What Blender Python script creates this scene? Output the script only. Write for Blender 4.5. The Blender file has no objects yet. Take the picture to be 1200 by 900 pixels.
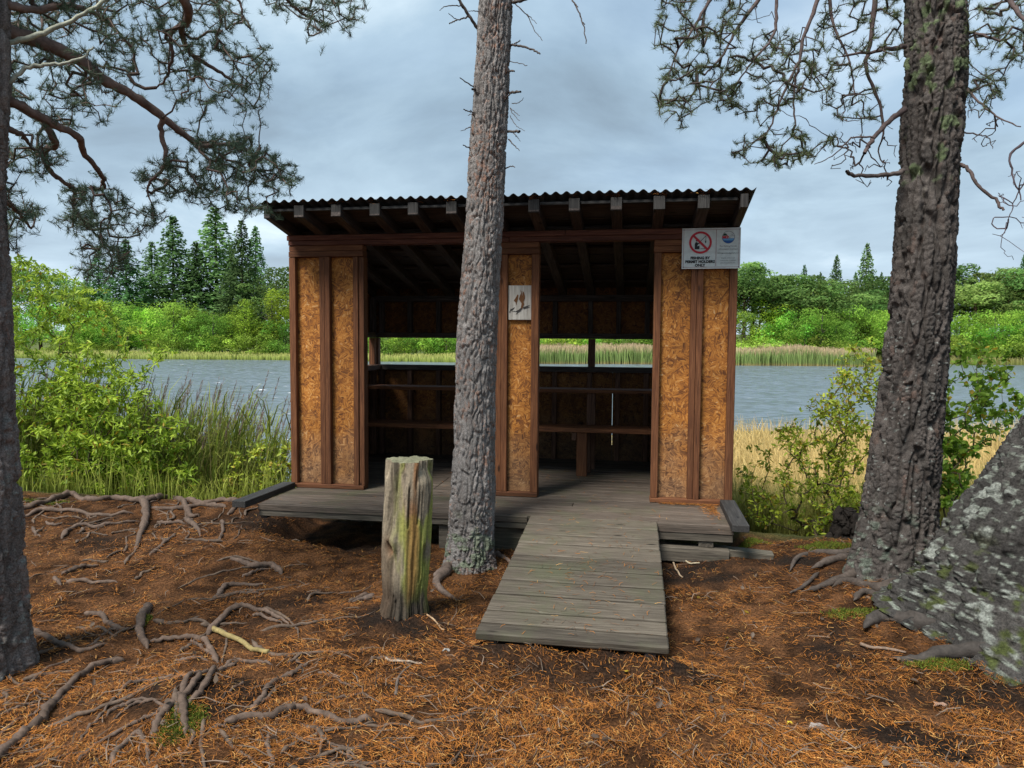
import bpy, bmesh, math, random
import numpy as np
from mathutils import Matrix, Vector

# ------------------------------------------------------------------ camera, sky, sun, exposure
SC = bpy.context.scene
COL = SC.collection
CAM = np.array([2.827, -5.619, 1.239])
YAW, PITCH, ROLL, FPX = 0.1655, -0.0589, 0.0067, 840.0


def cam_axes():
    cy, sy = math.cos(YAW), math.sin(YAW)
    f = np.array([-sy * math.cos(PITCH), cy * math.cos(PITCH), math.sin(PITCH)])
    r = np.array([cy, sy, 0.0])
    u = np.cross(r, f)
    return (r * math.cos(ROLL) + u * math.sin(ROLL), -r * math.sin(ROLL) + u * math.cos(ROLL), f)


AR, AU, AF = cam_axes()
cd = bpy.data.cameras.new('camera')
cd.sensor_width = 36.0
cd.lens = FPX / 1200 * 36.0
cd.clip_start = 0.05
cd.clip_end = 3000
cam = bpy.data.objects.new('camera', cd)
COL.objects.link(cam)
cam.matrix_world = Matrix(((AR[0], AU[0], -AF[0], CAM[0]), (AR[1], AU[1], -AF[1], CAM[1]), (AR[2], AU[2], -AF[2], CAM[2]), (0, 0, 0, 1)))
SC.camera = cam

SUN_EL, SUN_AZ = math.radians(56), math.radians(212)     # azimuth clockwise from +y
wd = bpy.data.worlds.new('World')
SC.world = wd
wd.use_nodes = True
nt = wd.node_tree
nt.nodes.clear()


def N(t, kind, **kw):
    n = t.nodes.new(kind)
    for k, v in kw.items():
        if hasattr(n, k):
            setattr(n, k, v)
    return n


def L(t, a, b):
    t.links.new(a, b)


def ramp(t, stops, fac=None, interp='LINEAR'):
    n = t.nodes.new('ShaderNodeValToRGB')
    n.color_ramp.interpolation = interp
    e = n.color_ramp.elements
    while len(e) < len(stops):
        e.new(0.5)
    for i, (p, c) in enumerate(stops):
        e[i].position = p
        e[i].color = tuple(c) + (1,) if len(c) == 3 else c
    if fac is not None:
        L(t, fac, n.inputs[0])
    return n


def math_n(t, op, a, b=None, clamp=False):
    n = t.nodes.new('ShaderNodeMath')
    n.operation = op
    n.use_clamp = clamp
    for i, v in enumerate((a, b)):
        if v is None:
            continue
        if isinstance(v, (int, float)):
            n.inputs[i].default_value = v
        else:
            L(t, v, n.inputs[i])
    return n.outputs[0]


def mixc(t, fac, a, b, blend='MIX'):
    n = t.nodes.new('ShaderNodeMix')
    n.data_type = 'RGBA'
    n.blend_type = blend
    for i, v in ((0, fac), (6, a), (7, b)):
        if isinstance(v, (int, float)):
            n.inputs[i].default_value = v
        elif isinstance(v, tuple):
            n.inputs[i].default_value = v + (1,) if len(v) == 3 else v
        else:
            L(t, v, n.inputs[i])
    return n.outputs[2]


tc = N(nt, 'ShaderNodeTexCoord')
sky = N(nt, 'ShaderNodeTexSky', sky_type='NISHITA', sun_disc=False)
sky.sun_elevation = SUN_EL
sky.sun_rotation = SUN_AZ
sky.air_density = 1.0
sky.dust_density = 1.0
skyc = mixc(nt, 1.0, sky.outputs[0], (0.06, 0.06, 0.06), 'MULTIPLY')
sep = N(nt, 'ShaderNodeSeparateXYZ')
L(nt, tc.outputs['Generated'], sep.inputs[0])
zz = math_n(nt, 'ADD', math_n(nt, 'MAXIMUM', sep.outputs[2], 0.0), 0.16)
comb = N(nt, 'ShaderNodeCombineXYZ')
L(nt, math_n(nt, 'DIVIDE', sep.outputs[0], zz), comb.inputs[0])
L(nt, math_n(nt, 'DIVIDE', sep.outputs[1], zz), comb.inputs[1])
comb.inputs[2].default_value = 3.7
nz1 = N(nt, 'ShaderNodeTexNoise')
nz1.inputs['Scale'].default_value = 1.05
nz1.inputs['Detail'].default_value = 8
nz1.inputs['Roughness'].default_value = 0.56
nz1.inputs['Distortion'].default_value = 0.35
L(nt, comb.outputs[0], nz1.inputs['Vector'])
cl = ramp(nt, [(0.27, (0.088, 0.121, 0.155)), (0.42, (0.120, 0.167, 0.212)), (0.56, (0.165, 0.222, 0.270)), (0.72, (0.28, 0.335, 0.372))], nz1.outputs[0])
nz2 = N(nt, 'ShaderNodeTexNoise')
nz2.inputs['Scale'].default_value = 0.42
nz2.inputs['Detail'].default_value = 5
L(nt, comb.outputs[0], nz2.inputs['Vector'])
cover = ramp(nt, [(0.30, (0.55, 0.55, 0.55)), (0.46, (1, 1, 1))], nz2.outputs[0])
hor = math_n(nt, 'POWER', math_n(nt, 'SUBTRACT', 1.0, math_n(nt, 'MAXIMUM', sep.outputs[2], 0.0), True), 9.0)
clh = mixc(nt, math_n(nt, 'MULTIPLY', hor, 0.75), cl.outputs[0], (0.285, 0.335, 0.375))      # pale low cloud all round the horizon
allc = mixc(nt, cover.outputs[0], skyc, clh)
bg = N(nt, 'ShaderNodeBackground')
L(nt, allc, bg.inputs[0])
bg.inputs[1].default_value = 1.0
L(nt, bg.outputs[0], N(nt, 'ShaderNodeOutputWorld').inputs[0])

sl = bpy.data.lights.new('sun', 'SUN')
sl.energy = 2.0
sl.angle = math.radians(22)
sl.color = (1.0, 0.965, 0.91)
so = bpy.data.objects.new('sun', sl)
COL.objects.link(so)
sd = Vector((math.sin(SUN_AZ) * math.cos(SUN_EL), math.cos(SUN_AZ) * math.cos(SUN_EL), math.sin(SUN_EL)))
so.rotation_euler = sd.to_track_quat('Z', 'Y').to_euler()
so.location = (0, -5, 12)

SC.view_settings.view_transform = 'Standard'
SC.view_settings.look = 'None'
SC.view_settings.exposure = 1.6
SC.view_settings.gamma = 1.0
SC.view_settings.use_curve_mapping = False
SC.render.engine = 'CYCLES'
SC.cycles.use_denoising = True
SC.cycles.max_bounces = 6
SC.cycles.diffuse_bounces = 3
SC.cycles.glossy_bounces = 3
SC.cycles.transmission_bounces = 3
SC.cycles.transparent_max_bounces = 4
SC.cycles.caustics_reflective = False
SC.cycles.caustics_refractive = False

rng = np.random.default_rng(11)
random.seed(11)
WZ = -1.0            # lake level, metres; z = 0 is the top of the shelter's deck
G0 = -0.27           # forest floor in front of the shelter


# ------------------------------------------------------------------ helpers: picture to place
def ray(px, py):
    return AF + (px - 600) / FPX * AR - (py - 450) / FPX * AU


def on_plane(px, py, ax, v):
    d = ray(px, py)
    return CAM + d * ((v - CAM[ax]) / d[ax])


def at_depth(px, py, dist):
    return CAM + ray(px, py) * dist


def sstep(a, b, x):
    t = np.clip((np.asarray(x, float) - a) / (b - a), 0, 1)
    return t * t * (3 - 2 * t)


# ------------------------------------------------------------------ helpers: noise
def _h(ix, iy, iz, s):
    n = (ix.astype(np.int64) * 374761393 + iy.astype(np.int64) * 668265263 + iz.astype(np.int64) * 2147483647 + s * 974711) & 0xffffffff
    n = ((n ^ (n >> 13)) * 1274126177) & 0xffffffff
    n = ((n ^ (n >> 16)) * 2246822519) & 0xffffffff
    return ((n ^ (n >> 15)) & 0xffffff) / float(0xffffff)


def vnoise(P, s=0):
    P = np.asarray(P, float)
    I = np.floor(P).astype(np.int64)
    F = P - I
    F = F * F * (3 - 2 * F)
    out = 0
    for a in (0, 1):
        for b in (0, 1):
            for c in (0, 1):
                w = (F[..., 0] if a else 1 - F[..., 0]) * (F[..., 1] if b else 1 - F[..., 1]) * (F[..., 2] if c else 1 - F[..., 2])
                out = out + w * _h(I[..., 0] + a, I[..., 1] + b, I[..., 2] + c, s)
    return out


def fbm(P, s=0, o=4):
    P = np.asarray(P, float)
    t, a, n = 0, 1.0, 0
    for k in range(o):
        t = t + a * vnoise(P * 2 ** k, s + k * 17)
        n += a
        a *= 0.5
    return t / n


def worley(P, s=0):
    I = np.floor(P).astype(np.int64)
    f1 = np.full(P.shape[0], 9.0)
    f2 = f1.copy()
    cid = np.zeros(P.shape[0])
    for a in (-1, 0, 1):
        for b in (-1, 0, 1):
            for c in (-1, 0, 1):
                x, y, z = I[:, 0] + a, I[:, 1] + b, I[:, 2] + c
                d = np.sqrt((x + _h(x, y, z, s) - P[:, 0]) ** 2 + (y + _h(x, y, z, s + 1) - P[:, 1]) ** 2 + (z + _h(x, y, z, s + 2) - P[:, 2]) ** 2)
                near = d < f1
                f2 = np.where(near, f1, np.minimum(f2, d))
                cid = np.where(near, _h(x, y, z, s + 3), cid)
                f1 = np.where(near, d, f1)
    return f1, f2, cid


# ------------------------------------------------------------------ helpers: meshes and objects
WM = {}


def link(o, parent=None, M=None):
    M = M or Matrix.Identity(4)
    COL.objects.link(o)
    if parent is not None:
        o.parent = parent
        o.matrix_parent_inverse = WM[parent.name].inverted()
    o.matrix_basis = M
    WM[o.name] = M
    return o


def tag(o, label=None, cat=None, group=None, kind=None):
    for k, v in (('label', label), ('category', cat), ('group', group), ('kind', kind)):
        if v:
            o[k] = v
    return o


def thing(name, loc, label, cat, group=None):
    o = bpy.data.objects.new(name, None)
    o.empty_display_size = 0.2
    link(o, None, Matrix.Translation(Vector(loc)))
    return tag(o, label, cat, group)


def np_mesh(name, V, F, col=None, smooth=False, attrs=None):
    V = np.ascontiguousarray(V, dtype=np.float32)
    F = np.ascontiguousarray(F, dtype=np.int32)
    me = bpy.data.meshes.new(name)
    k = F.shape[1]
    me.vertices.add(len(V))
    me.vertices.foreach_set('co', V.ravel())
    me.loops.add(F.size)
    me.loops.foreach_set('vertex_index', F.ravel())
    me.polygons.add(len(F))
    me.polygons.foreach_set('loop_start', np.arange(0, F.size, k, dtype=np.int32))
    me.polygons.foreach_set('loop_total', np.full(len(F), k, dtype=np.int32))
    if smooth:
        me.polygons.foreach_set('use_smooth', np.ones(len(F), dtype=bool))
    if col is not None:
        a = me.color_attributes.new('Col', 'FLOAT_COLOR', 'POINT')
        c = np.ones((len(V), 4), np.float32)
        c[:, :3] = col
        a.data.foreach_set('color', c.ravel())
    for n, v in (attrs or {}).items():
        a = me.attributes.new(n, 'FLOAT', 'POINT')
        a.data.foreach_set('value', np.ascontiguousarray(v, np.float32))
    me.update(calc_edges=True)
    return me


def np_obj(name, V, F, mat, parent=None, **kw):
    me = np_mesh(name, V, F, **kw)
    if mat is not None:
        me.materials.append(mat)
    return link(bpy.data.objects.new(name, me), parent)


class Bag:
    """collects np vertex / face arrays for one mesh"""
    def __init__(self):
        self.V, self.F, self.C, self.n = [], [], [], 0

    def add(self, V, F, C=None):
        self.V.append(np.asarray(V, float))
        self.F.append(np.asarray(F, int) + self.n)
        if C is not None:
            C = np.asarray(C, float)
            self.C.append(np.broadcast_to(C, (len(V), 3)))
        self.n += len(V)

    def build(self, name, mat, parent=None, smooth=False):
        return np_obj(name, np.concatenate(self.V), np.concatenate(self.F), mat, parent, smooth=smooth,
                      col=np.concatenate(self.C) if self.C else None)


def catmull(P, n):
    P = np.asarray(P, float)
    if len(P) < 3:
        t = np.linspace(0, 1, n)[:, None]
        return P[0] * (1 - t) + P[-1] * t
    Q = np.vstack([2 * P[0] - P[1], P, 2 * P[-1] - P[-2]])
    out = []
    for s in np.linspace(0, len(P) - 1, n):
        i = min(int(s), len(P) - 2)
        t = s - i
        a, b, c, d = Q[i:i + 4]
        out.append(0.5 * (2 * b + (c - a) * t + (2 * a - 5 * b + 4 * c - d) * t * t + (3 * b - a - 3 * c + d) * t ** 3))
    return np.array(out)


def frames(P):
    T = np.gradient(P, axis=0)
    T /= np.linalg.norm(T, axis=1)[:, None] + 1e-9
    ref = np.array([0.0, 0, 1]) if abs(T[0][2]) < 0.8 else np.array([1.0, 0, 0])
    a = np.cross(T[0], ref)
    a /= np.linalg.norm(a)
    A = []
    for t in T:
        a = a - t * (a @ t)
        a /= np.linalg.norm(a) + 1e-9
        A.append(a)
    A = np.array(A)
    return T, A, np.cross(T, A)


def tube(P, R, sides=6):
    P = np.asarray(P, float)
    R = np.broadcast_to(np.asarray(R, float), (len(P),))
    T, A, B = frames(P)
    th = np.arange(sides) * 2 * math.pi / sides
    V = P[:, None] + R[:, None, None] * (np.cos(th)[None, :, None] * A[:, None] + np.sin(th)[None, :, None] * B[:, None])
    n = len(P)
    i = np.arange(n - 1)[:, None] * sides
    j = np.arange(sides)[None]
    k = (j + 1) % sides
    F = np.stack([i + j, i + k, i + sides + k, i + sides + j], -1).reshape(-1, 4)
    return V.reshape(-1, 3), F


# ------------------------------------------------------------------ materials
def mat_base(name):
    m = bpy.data.materials.new(name)
    m.use_nodes = True
    t = m.node_tree
    b = t.nodes['Principled BSDF']
    b.inputs['Specular IOR Level'].default_value = 0.25
    return m, t, b


def tnoise(t, vec, scale, detail=4, rough=0.55, dist=0.0):
    n = N(t, 'ShaderNodeTexNoise')
    n.inputs['Scale'].default_value = scale
    n.inputs['Detail'].default_value = detail
    n.inputs['Roughness'].default_value = rough
    n.inputs['Distortion'].default_value = dist
    if vec is not None:
        L(t, vec, n.inputs['Vector'])
    return n.outputs[0]


def mapping(t, vec, scale=(1, 1, 1), loc=(0, 0, 0), rot=(0, 0, 0)):
    n = N(t, 'ShaderNodeMapping')
    n.inputs['Scale'].default_value = scale
    n.inputs['Location'].default_value = loc
    n.inputs['Rotation'].default_value = rot
    L(t, vec, n.inputs['Vector'])
    return n.outputs[0]


def bump(t, b, h, strength=0.4, dist=0.01):
    n = N(t, 'ShaderNodeBump')
    n.inputs['Strength'].default_value = strength
    n.inputs['Distance'].default_value = dist
    L(t, h, n.inputs['Height'])
    L(t, n.outputs[0], b.inputs['Normal'])


def own_vec(t):
    """object coordinates shifted by the object's own random number"""
    c = N(t, 'ShaderNodeTexCoord')
    oi = N(t, 'ShaderNodeObjectInfo')
    a = N(t, 'ShaderNodeVectorMath', operation='ADD')
    sc = N(t, 'ShaderNodeVectorMath', operation='SCALE')
    cb = N(t, 'ShaderNodeCombineXYZ')
    for i in range(3):
        L(t, oi.outputs['Random'], cb.inputs[i])
    L(t, cb.outputs[0], sc.inputs[0])
    sc.inputs['Scale'].default_value = 37.0
    L(t, c.outputs['Object'], a.inputs[0])
    L(t, sc.outputs[0], a.inputs[1])
    return a.outputs[0], oi.outputs['Random']


def wood(name, dark, mid, light, rough=0.75, grain=1.0, algae=None, vary=0.35, spec=0.25):
    m, t, b = mat_base(name)
    v, rnd = own_vec(t)
    g = tnoise(t, mapping(t, v, (1.6, 26 * grain, 26 * grain)), 3.2, 6, 0.6, 0.6)
    g2 = tnoise(t, mapping(t, v, (0.7, 5, 5)), 2.1, 4)
    c = ramp(t, [(0.30, dark), (0.5, mid), (0.72, light)], g)
    w = math_n(t, 'ADD', math_n(t, 'MULTIPLY', g2, 1.1), math_n(t, 'MULTIPLY', rnd, vary))
    w = math_n(t, 'ADD', w, 0.28)
    cc = N(t, 'ShaderNodeCombineXYZ')
    for i in range(3):
        L(t, w, cc.inputs[i])
    c = mixc(t, 1.0, c.outputs[0], cc.outputs[0], 'MULTIPLY')
    kn = N(t, 'ShaderNodeTexVoronoi')
    kn.inputs['Scale'].default_value = 3.4
    L(t, mapping(t, v, (0.8, 2.5, 2.5)), kn.inputs['Vector'])
    kf = ramp(t, [(0.05, (1, 1, 1)), (0.11, (0, 0, 0))], kn.outputs['Distance'])
    c = mixc(t, kf.outputs[0], c, tuple(x * 0.55 for x in dark))
    if algae:
        wp = N(t, 'ShaderNodeNewGeometry')
        an = tnoise(t, wp.outputs['Position'], 2.3, 5, 0.62)
        af = ramp(t, [(0.50, (0, 0, 0)), (0.70, (0.5, 0.5, 0.5))], an)
        c = mixc(t, af.outputs[0], c, algae)
    L(t, c, b.inputs['Base Color'])
    b.inputs['Roughness'].default_value = rough
    b.inputs['Specular IOR Level'].default_value = spec
    bump(t, b, g, 0.5, 0.004)
    return m


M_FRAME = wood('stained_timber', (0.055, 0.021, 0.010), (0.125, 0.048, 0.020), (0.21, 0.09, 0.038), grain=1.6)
M_BEAM = wood('red_brown_timber', (0.04, 0.014, 0.009), (0.092, 0.032, 0.019), (0.15, 0.06, 0.034), grain=1.6)
M_DARK = wood('dark_timber', (0.022, 0.017, 0.015), (0.050, 0.039, 0.034), (0.10, 0.08, 0.07))
M_INNER = wood('dark_stained_timber', (0.036, 0.019, 0.013), (0.088, 0.043, 0.026), (0.15, 0.08, 0.05))  # dark brown stain of the timbers inside the shelter
M_GREYEND = wood('grey_weathered_timber', (0.015, 0.014, 0.0135), (0.035, 0.033, 0.031), (0.075, 0.071, 0.066), grain=2.0)
M_DECK = wood('deck_timber', (0.032, 0.025, 0.019), (0.080, 0.062, 0.048), (0.15, 0.12, 0.095), algae=(0.07, 0.08, 0.038), vary=0.6, grain=2.2)
M_RAMP = wood('ramp_timber', (0.034, 0.027, 0.020), (0.082, 0.068, 0.051), (0.15, 0.128, 0.098), algae=(0.075, 0.09, 0.042), vary=0.6, grain=2.2)
M_SLEEPER = wood('old_sleeper', (0.04, 0.034, 0.026), (0.095, 0.08, 0.062), (0.17, 0.15, 0.115), algae=(0.06, 0.07, 0.04))


def osb(name, mul=1.0, spread=1.0):
    m, t, b = mat_base(name)
    v, rnd = own_vec(t)
    layers = []
    for k, (vs, sc_) in enumerate(((16, 5.0), (24, 4.0))):
        vo = N(t, 'ShaderNodeTexVoronoi')
        vo.inputs['Scale'].default_value = vs
        dn = N(t, 'ShaderNodeTexNoise')
        dn.inputs['Scale'].default_value = 9
        L(t, v, dn.inputs['Vector'])
        wv = mixc(t, 0.10, v, dn.outputs['Color'], 'ADD')
        L(t, wv, vo.inputs['Vector'])
        sepc = N(t, 'ShaderNodeSeparateColor')
        L(t, vo.outputs['Color'], sepc.inputs[0])
        vr = N(t, 'ShaderNodeVectorRotate', rotation_type='Y_AXIS')
        L(t, v, vr.inputs['Vector'])
        L(t, math_n(t, 'MULTIPLY', sepc.outputs[0], 6.28), vr.inputs['Angle'])
        strand = tnoise(t, mapping(t, vr.outputs[0], (8, 1, 92)), 1.0 + 0.25 * k, 3, 0.6)
        val = math_n(t, 'ADD', math_n(t, 'MULTIPLY', strand, 0.92), math_n(t, 'MULTIPLY', sepc.outputs[1], 0.16))
        layers.append(val)
    pick = tnoise(t, v, 26, 2)
    pf = ramp(t, [(0.47, (0, 0, 0)), (0.53, (1, 1, 1))], pick)
    val = mixc(t, pf.outputs[0], layers[0], layers[1])
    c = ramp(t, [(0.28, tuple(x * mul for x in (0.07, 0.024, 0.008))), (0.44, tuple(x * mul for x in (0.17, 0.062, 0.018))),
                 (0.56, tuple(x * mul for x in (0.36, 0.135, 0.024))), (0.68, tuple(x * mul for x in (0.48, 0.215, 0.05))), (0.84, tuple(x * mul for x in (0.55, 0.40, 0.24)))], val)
    # weathered grey-brown towards the splashed foot of the wall
    wp = N(t, 'ShaderNodeNewGeometry')
    sp = N(t, 'ShaderNodeSeparateXYZ')
    L(t, wp.outputs['Position'], sp.inputs[0])
    wn = tnoise(t, wp.outputs['Position'], 5, 4)
    hz = math_n(t, 'ADD', sp.outputs[2], math_n(t, 'MULTIPLY', math_n(t, 'SUBTRACT', wn, 0.5), 0.9))
    gf = ramp(t, [(0.10, (0.62, 0.62, 0.62)), (0.62, (0, 0, 0))], hz)
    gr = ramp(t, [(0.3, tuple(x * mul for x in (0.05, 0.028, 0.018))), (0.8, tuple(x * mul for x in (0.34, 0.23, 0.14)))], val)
    c2 = mixc(t, gf.outputs[0], c.outputs[0], gr.outputs[0])
    big = ramp(t, [(0.3, (0.72, 0.72, 0.72)), (0.7, (1.18, 1.18, 1.18))], tnoise(t, v, 3.2, 3))
    c2 = mixc(t, 1.0, c2, big.outputs[0], 'MULTIPLY')
    L(t, c2, b.inputs['Base Color'])
    b.inputs['Roughness'].default_value = 0.7
    bump(t, b, val, 0.5, 0.004)
    return m


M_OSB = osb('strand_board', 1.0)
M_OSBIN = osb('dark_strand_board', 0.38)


def attr_mat(name, rough=0.8, trans=0.0, nscale=None, nstr=0.3, bumpd=0.01, spec=0.2, vary=0.0, mulnoise=None, hue=0.0):
    m, t, b = mat_base(name)
    a = N(t, 'ShaderNodeAttribute', attribute_name='Col')
    c = a.outputs['Color']
    if vary or hue:
        oi = N(t, 'ShaderNodeObjectInfo')
        hs = N(t, 'ShaderNodeHueSaturation')
        L(t, c, hs.inputs['Color'])
        L(t, math_n(t, 'ADD', math_n(t, 'MULTIPLY', oi.outputs['Random'], vary), 1 - vary / 2), hs.inputs['Value'])
        r2 = math_n(t, 'FRACT', math_n(t, 'MULTIPLY', oi.outputs['Random'], 7.31))
        L(t, math_n(t, 'ADD', math_n(t, 'MULTIPLY', r2, hue), 0.5 - hue / 2), hs.inputs['Hue'])
        c = hs.outputs[0]
    if mulnoise:
        g = N(t, 'ShaderNodeNewGeometry')
        r = ramp(t, [(0.3, (mulnoise[1],) * 3), (0.7, (mulnoise[2],) * 3)], tnoise(t, g.outputs['Position'], mulnoise[0], 5, 0.65))
        c = mixc(t, 1.0, c, r.outputs[0], 'MULTIPLY')
    L(t, c, b.inputs['Base Color'])
    b.inputs['Roughness'].default_value = rough
    b.inputs['Specular IOR Level'].default_value = spec
    if nscale:
        g = N(t, 'ShaderNodeNewGeometry')
        bump(t, b, tnoise(t, g.outputs['Position'], nscale, 5, 0.65), nstr, bumpd)
    if trans:
        tr = N(t, 'ShaderNodeBsdfTranslucent')
        L(t, c, tr.inputs[0])
        mx = N(t, 'ShaderNodeMixShader')
        mx.inputs[0].default_value = trans
        L(t, b.outputs[0], mx.inputs[1])
        L(t, tr.outputs[0], mx.inputs[2])
        L(t, mx.outputs[0], t.nodes['Material Output'].inputs[0])
    return m


M_GROUND = attr_mat('forest_floor', 0.95, nscale=55, nstr=1.0, bumpd=0.03, spec=0.1, mulnoise=(85, 0.2, 2.0))
M_NEEDLE = attr_mat('fallen_needles', 0.75, spec=0.25)
M_BARK = attr_mat('pine_bark', 0.9, nscale=150, nstr=0.9, bumpd=0.006, spec=0.15, mulnoise=(150, 0.4, 1.6))
M_BIRCH = attr_mat('old_birch_bark', 0.85, nscale=110, nstr=0.9, bumpd=0.010, spec=0.2, mulnoise=(95, 0.4, 1.6))
M_ROOT = attr_mat('root_bark', 0.8, nscale=90, nstr=0.5, bumpd=0.005, spec=0.25, mulnoise=(45, 0.65, 1.35))
M_TWIG = attr_mat('twig_bark', 0.85, spec=0.2)
M_PINELEAF = attr_mat('pine_needles', 0.6, trans=0.25, spec=0.3)
M_LEAF = attr_mat('shrub_leaves', 0.5, trans=0.45, spec=0.35)
M_GRASS = attr_mat('grass_blades', 0.7, trans=0.3, spec=0.2)
M_FARLEAF = attr_mat('far_foliage', 0.8, trans=0.5, spec=0.12, vary=0.85, hue=0.05)
M_STUMP = attr_mat('weathered_stump_wood', 0.9, nscale=130, nstr=0.5, bumpd=0.005, spec=0.15, mulnoise=(70, 0.7, 1.3))
M_MOSS = attr_mat('moss', 0.95, spec=0.1)


def flat(name, col, rough=0.6, spec=0.3, noise=None):
    m, t, b = mat_base(name)
    b.inputs['Roughness'].default_value = rough
    b.inputs['Specular IOR Level'].default_value = spec
    v, rnd = own_vec(t)
    n = tnoise(t, v, noise or 25, 4)
    r = ramp(t, [(0.3, tuple(x * 0.86 for x in col)), (0.7, tuple(min(1, x * 1.1) for x in col))], n)
    L(t, r.outputs[0], b.inputs['Base Color'])
    return m


M_SHEET = None


def sheet_mat():
    m, t, b = mat_base('corrugated_bitumen_sheet')
    v, rnd = own_vec(t)
    n1 = tnoise(t, v, 55, 5, 0.7)
    n2 = tnoise(t, v, 7, 4)
    c = ramp(t, [(0.35, (0.014, 0.013, 0.013)), (0.6, (0.032, 0.03, 0.029)), (0.75, (0.10, 0.10, 0.09))], n1)
    c2 = mixc(t, ramp(t, [(0.55, (0, 0, 0)), (0.75, (0.5, 0.5, 0.5))], n2).outputs[0], c.outputs[0], (0.09, 0.08, 0.055))
    L(t, c2, b.inputs['Base Color'])
    b.inputs['Roughness'].default_value = 0.85
    bump(t, b, n1, 0.5, 0.003)
    return m


M_SHEET = sheet_mat()


def water_mat():
    m, t, b = mat_base('lake_water')
    g = N(t, 'ShaderNodeNewGeometry')
    p = g.outputs['Position']
    b.inputs['Base Color'].default_value = (0.105, 0.135, 0.150, 1)  # raised base colour stands in for sky brightness the reflection lacks
    b.inputs['Roughness'].default_value = 0.28
    b.inputs['IOR'].default_value = 2.8
    b.inputs['Specular IOR Level'].default_value = 0.5
    # wind ripples: two slopes read straight from noise, so that they keep their steepness far out
    acc = None
    for sc3, rot3, amp, det in ((2.6, 0.35, 2.8, 3), (0.7, -0.25, 1.0, 2)):
        n = N(t, 'ShaderNodeTexNoise')
        n.inputs['Scale'].default_value = sc3
        n.inputs['Detail'].default_value = det
        L(t, mapping(t, p, (0.75, 1.7, 1.0), rot=(0, 0, rot3)), n.inputs['Vector'])
        v1 = N(t, 'ShaderNodeVectorMath', operation='SUBTRACT')
        L(t, n.outputs['Color'], v1.inputs[0])
        v1.inputs[1].default_value = (0.5, 0.5, 0.5)
        v2 = N(t, 'ShaderNodeVectorMath', operation='MULTIPLY')
        L(t, v1.outputs[0], v2.inputs[0])
        v2.inputs[1].default_value = (amp * 0.6, amp * 1.5, 0)
        v3 = N(t, 'ShaderNodeVectorMath', operation='ADD')
        L(t, v2.outputs[0], v3.inputs[0])
        if acc is None:
            v3.inputs[1].default_value = (0, 0, 1)
        else:
            L(t, acc, v3.inputs[1])
        acc = v3.outputs[0]
    nn = N(t, 'ShaderNodeVectorMath', operation='NORMALIZE')
    L(t, acc, nn.inputs[0])
    L(t, nn.outputs[0], b.inputs['Normal'])
    return m


M_WATER = water_mat()


# ------------------------------------------------------------------ the ground and the lake
def crest(x):
    return 0.42 + 0.18 * np.sin(x * 1.1 + 0.6) - 0.35 * sstep(3.2, 4.2, x) + 0.5 * sstep(4.6, 7, x) - 0.1 * sstep(-1, -4, x)


def near_shore(x):
    """y of the near water's edge"""
    return 2.9 + 0.3 * np.sin(x * 0.9) + 10.3 * sstep(0.5, 4.6, x) + 1.2 * np.sin(x * 0.35) * sstep(5, 9, x) + 0.02 * np.maximum(x - 6, 0)


def far_shore(x):
    return 71.0 + 1.4 * np.sin(x * 0.11) + 0.8 * np.sin(x * 0.31 + 1) + 13 * sstep(25, 31, x) - 3 * sstep(-20, -45, x)


def height(x, y):
    x = np.asarray(x, float)
    y = np.asarray(y, float)
    P = np.stack([x, y, 0 * x], -1)
    near = G0 + 0.075 * (fbm(P * 0.8, 3, 3) - 0.5) * 2 + 0.035 * (fbm(P * 3.5, 5, 3) - 0.5) * 2 + 0.016 * (fbm(P * 14, 7, 2) - 0.5) * 2
    near = near + 0.035 * np.exp(-(((x - 3.7) / 0.7) ** 2 + ((y + 0.5) / 0.5) ** 2)) + 0.07 * np.exp(-(((x + 0.1) / 0.9) ** 2 + ((y + 0.75) / 0.55) ** 2))
    near = near - 0.17 * np.exp(-(((x - 0.48) / 0.42) ** 2 + ((y + 0.52) / 0.24) ** 2))       # hollow under the deck
    near = near - 0.16 * sstep(-0.55, -0.2, y) * sstep(-0.1, 0.1, x) * sstep(3.75, 3.5, x)        # scraped out below the floor
    near = near + 0.125 * np.exp(-(((x - 2.57) / 0.56) ** 4 + ((y + 2.40) / 0.15) ** 2))          # soil heaped at the ramp's foot
    near = near + 0.05 * np.exp(-(((x - 1.6) / 0.2) ** 2 + ((y + 1.93) / 0.2) ** 2))
    near = near + 0.11 * np.exp(-(((x - 1.0) / 0.3) ** 2 + ((y + 2.98) / 0.2) ** 2))             # root hummock
    near = near + 0.16 * np.exp(-(((x - 4.75) / 0.85) ** 2 + ((y + 1.65) / 0.6) ** 2))
    near = near + 0.10 * np.exp(-(((x - 4.55) / 0.6) ** 2 + ((y + 0.5) / 0.5) ** 2))
    near = near + 0.05 * np.exp(-((y - crest(x) + 0.35) / 0.3) ** 2) * sstep(0.2, -0.6, x)
    d = y - crest(x)
    ns = near_shore(x)
    a = sstep(0, 1, np.clip(d / np.clip((ns - crest(x)) * 0.8, 1.2, 2.4), 0, 1))
    foot = -0.86 - 0.05 * (fbm(P * 0.9, 9, 2) - 0.5)
    z = near * (1 - a) + foot * a
    bed = sstep(-1.0, 2.5, y - ns)
    z = z * (1 - bed) + (-1.9) * bed
    fs = far_shore(x)
    up = sstep(-3.0, 1.2, y - fs)
    far = -0.93 + 0.02 * np.clip(y - fs, 0, 400) + 0.5 * (fbm(P * 0.05, 21, 2) - 0.5) * sstep(5, 30, y - fs)
    return z * (1 - up) + far * up


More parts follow.
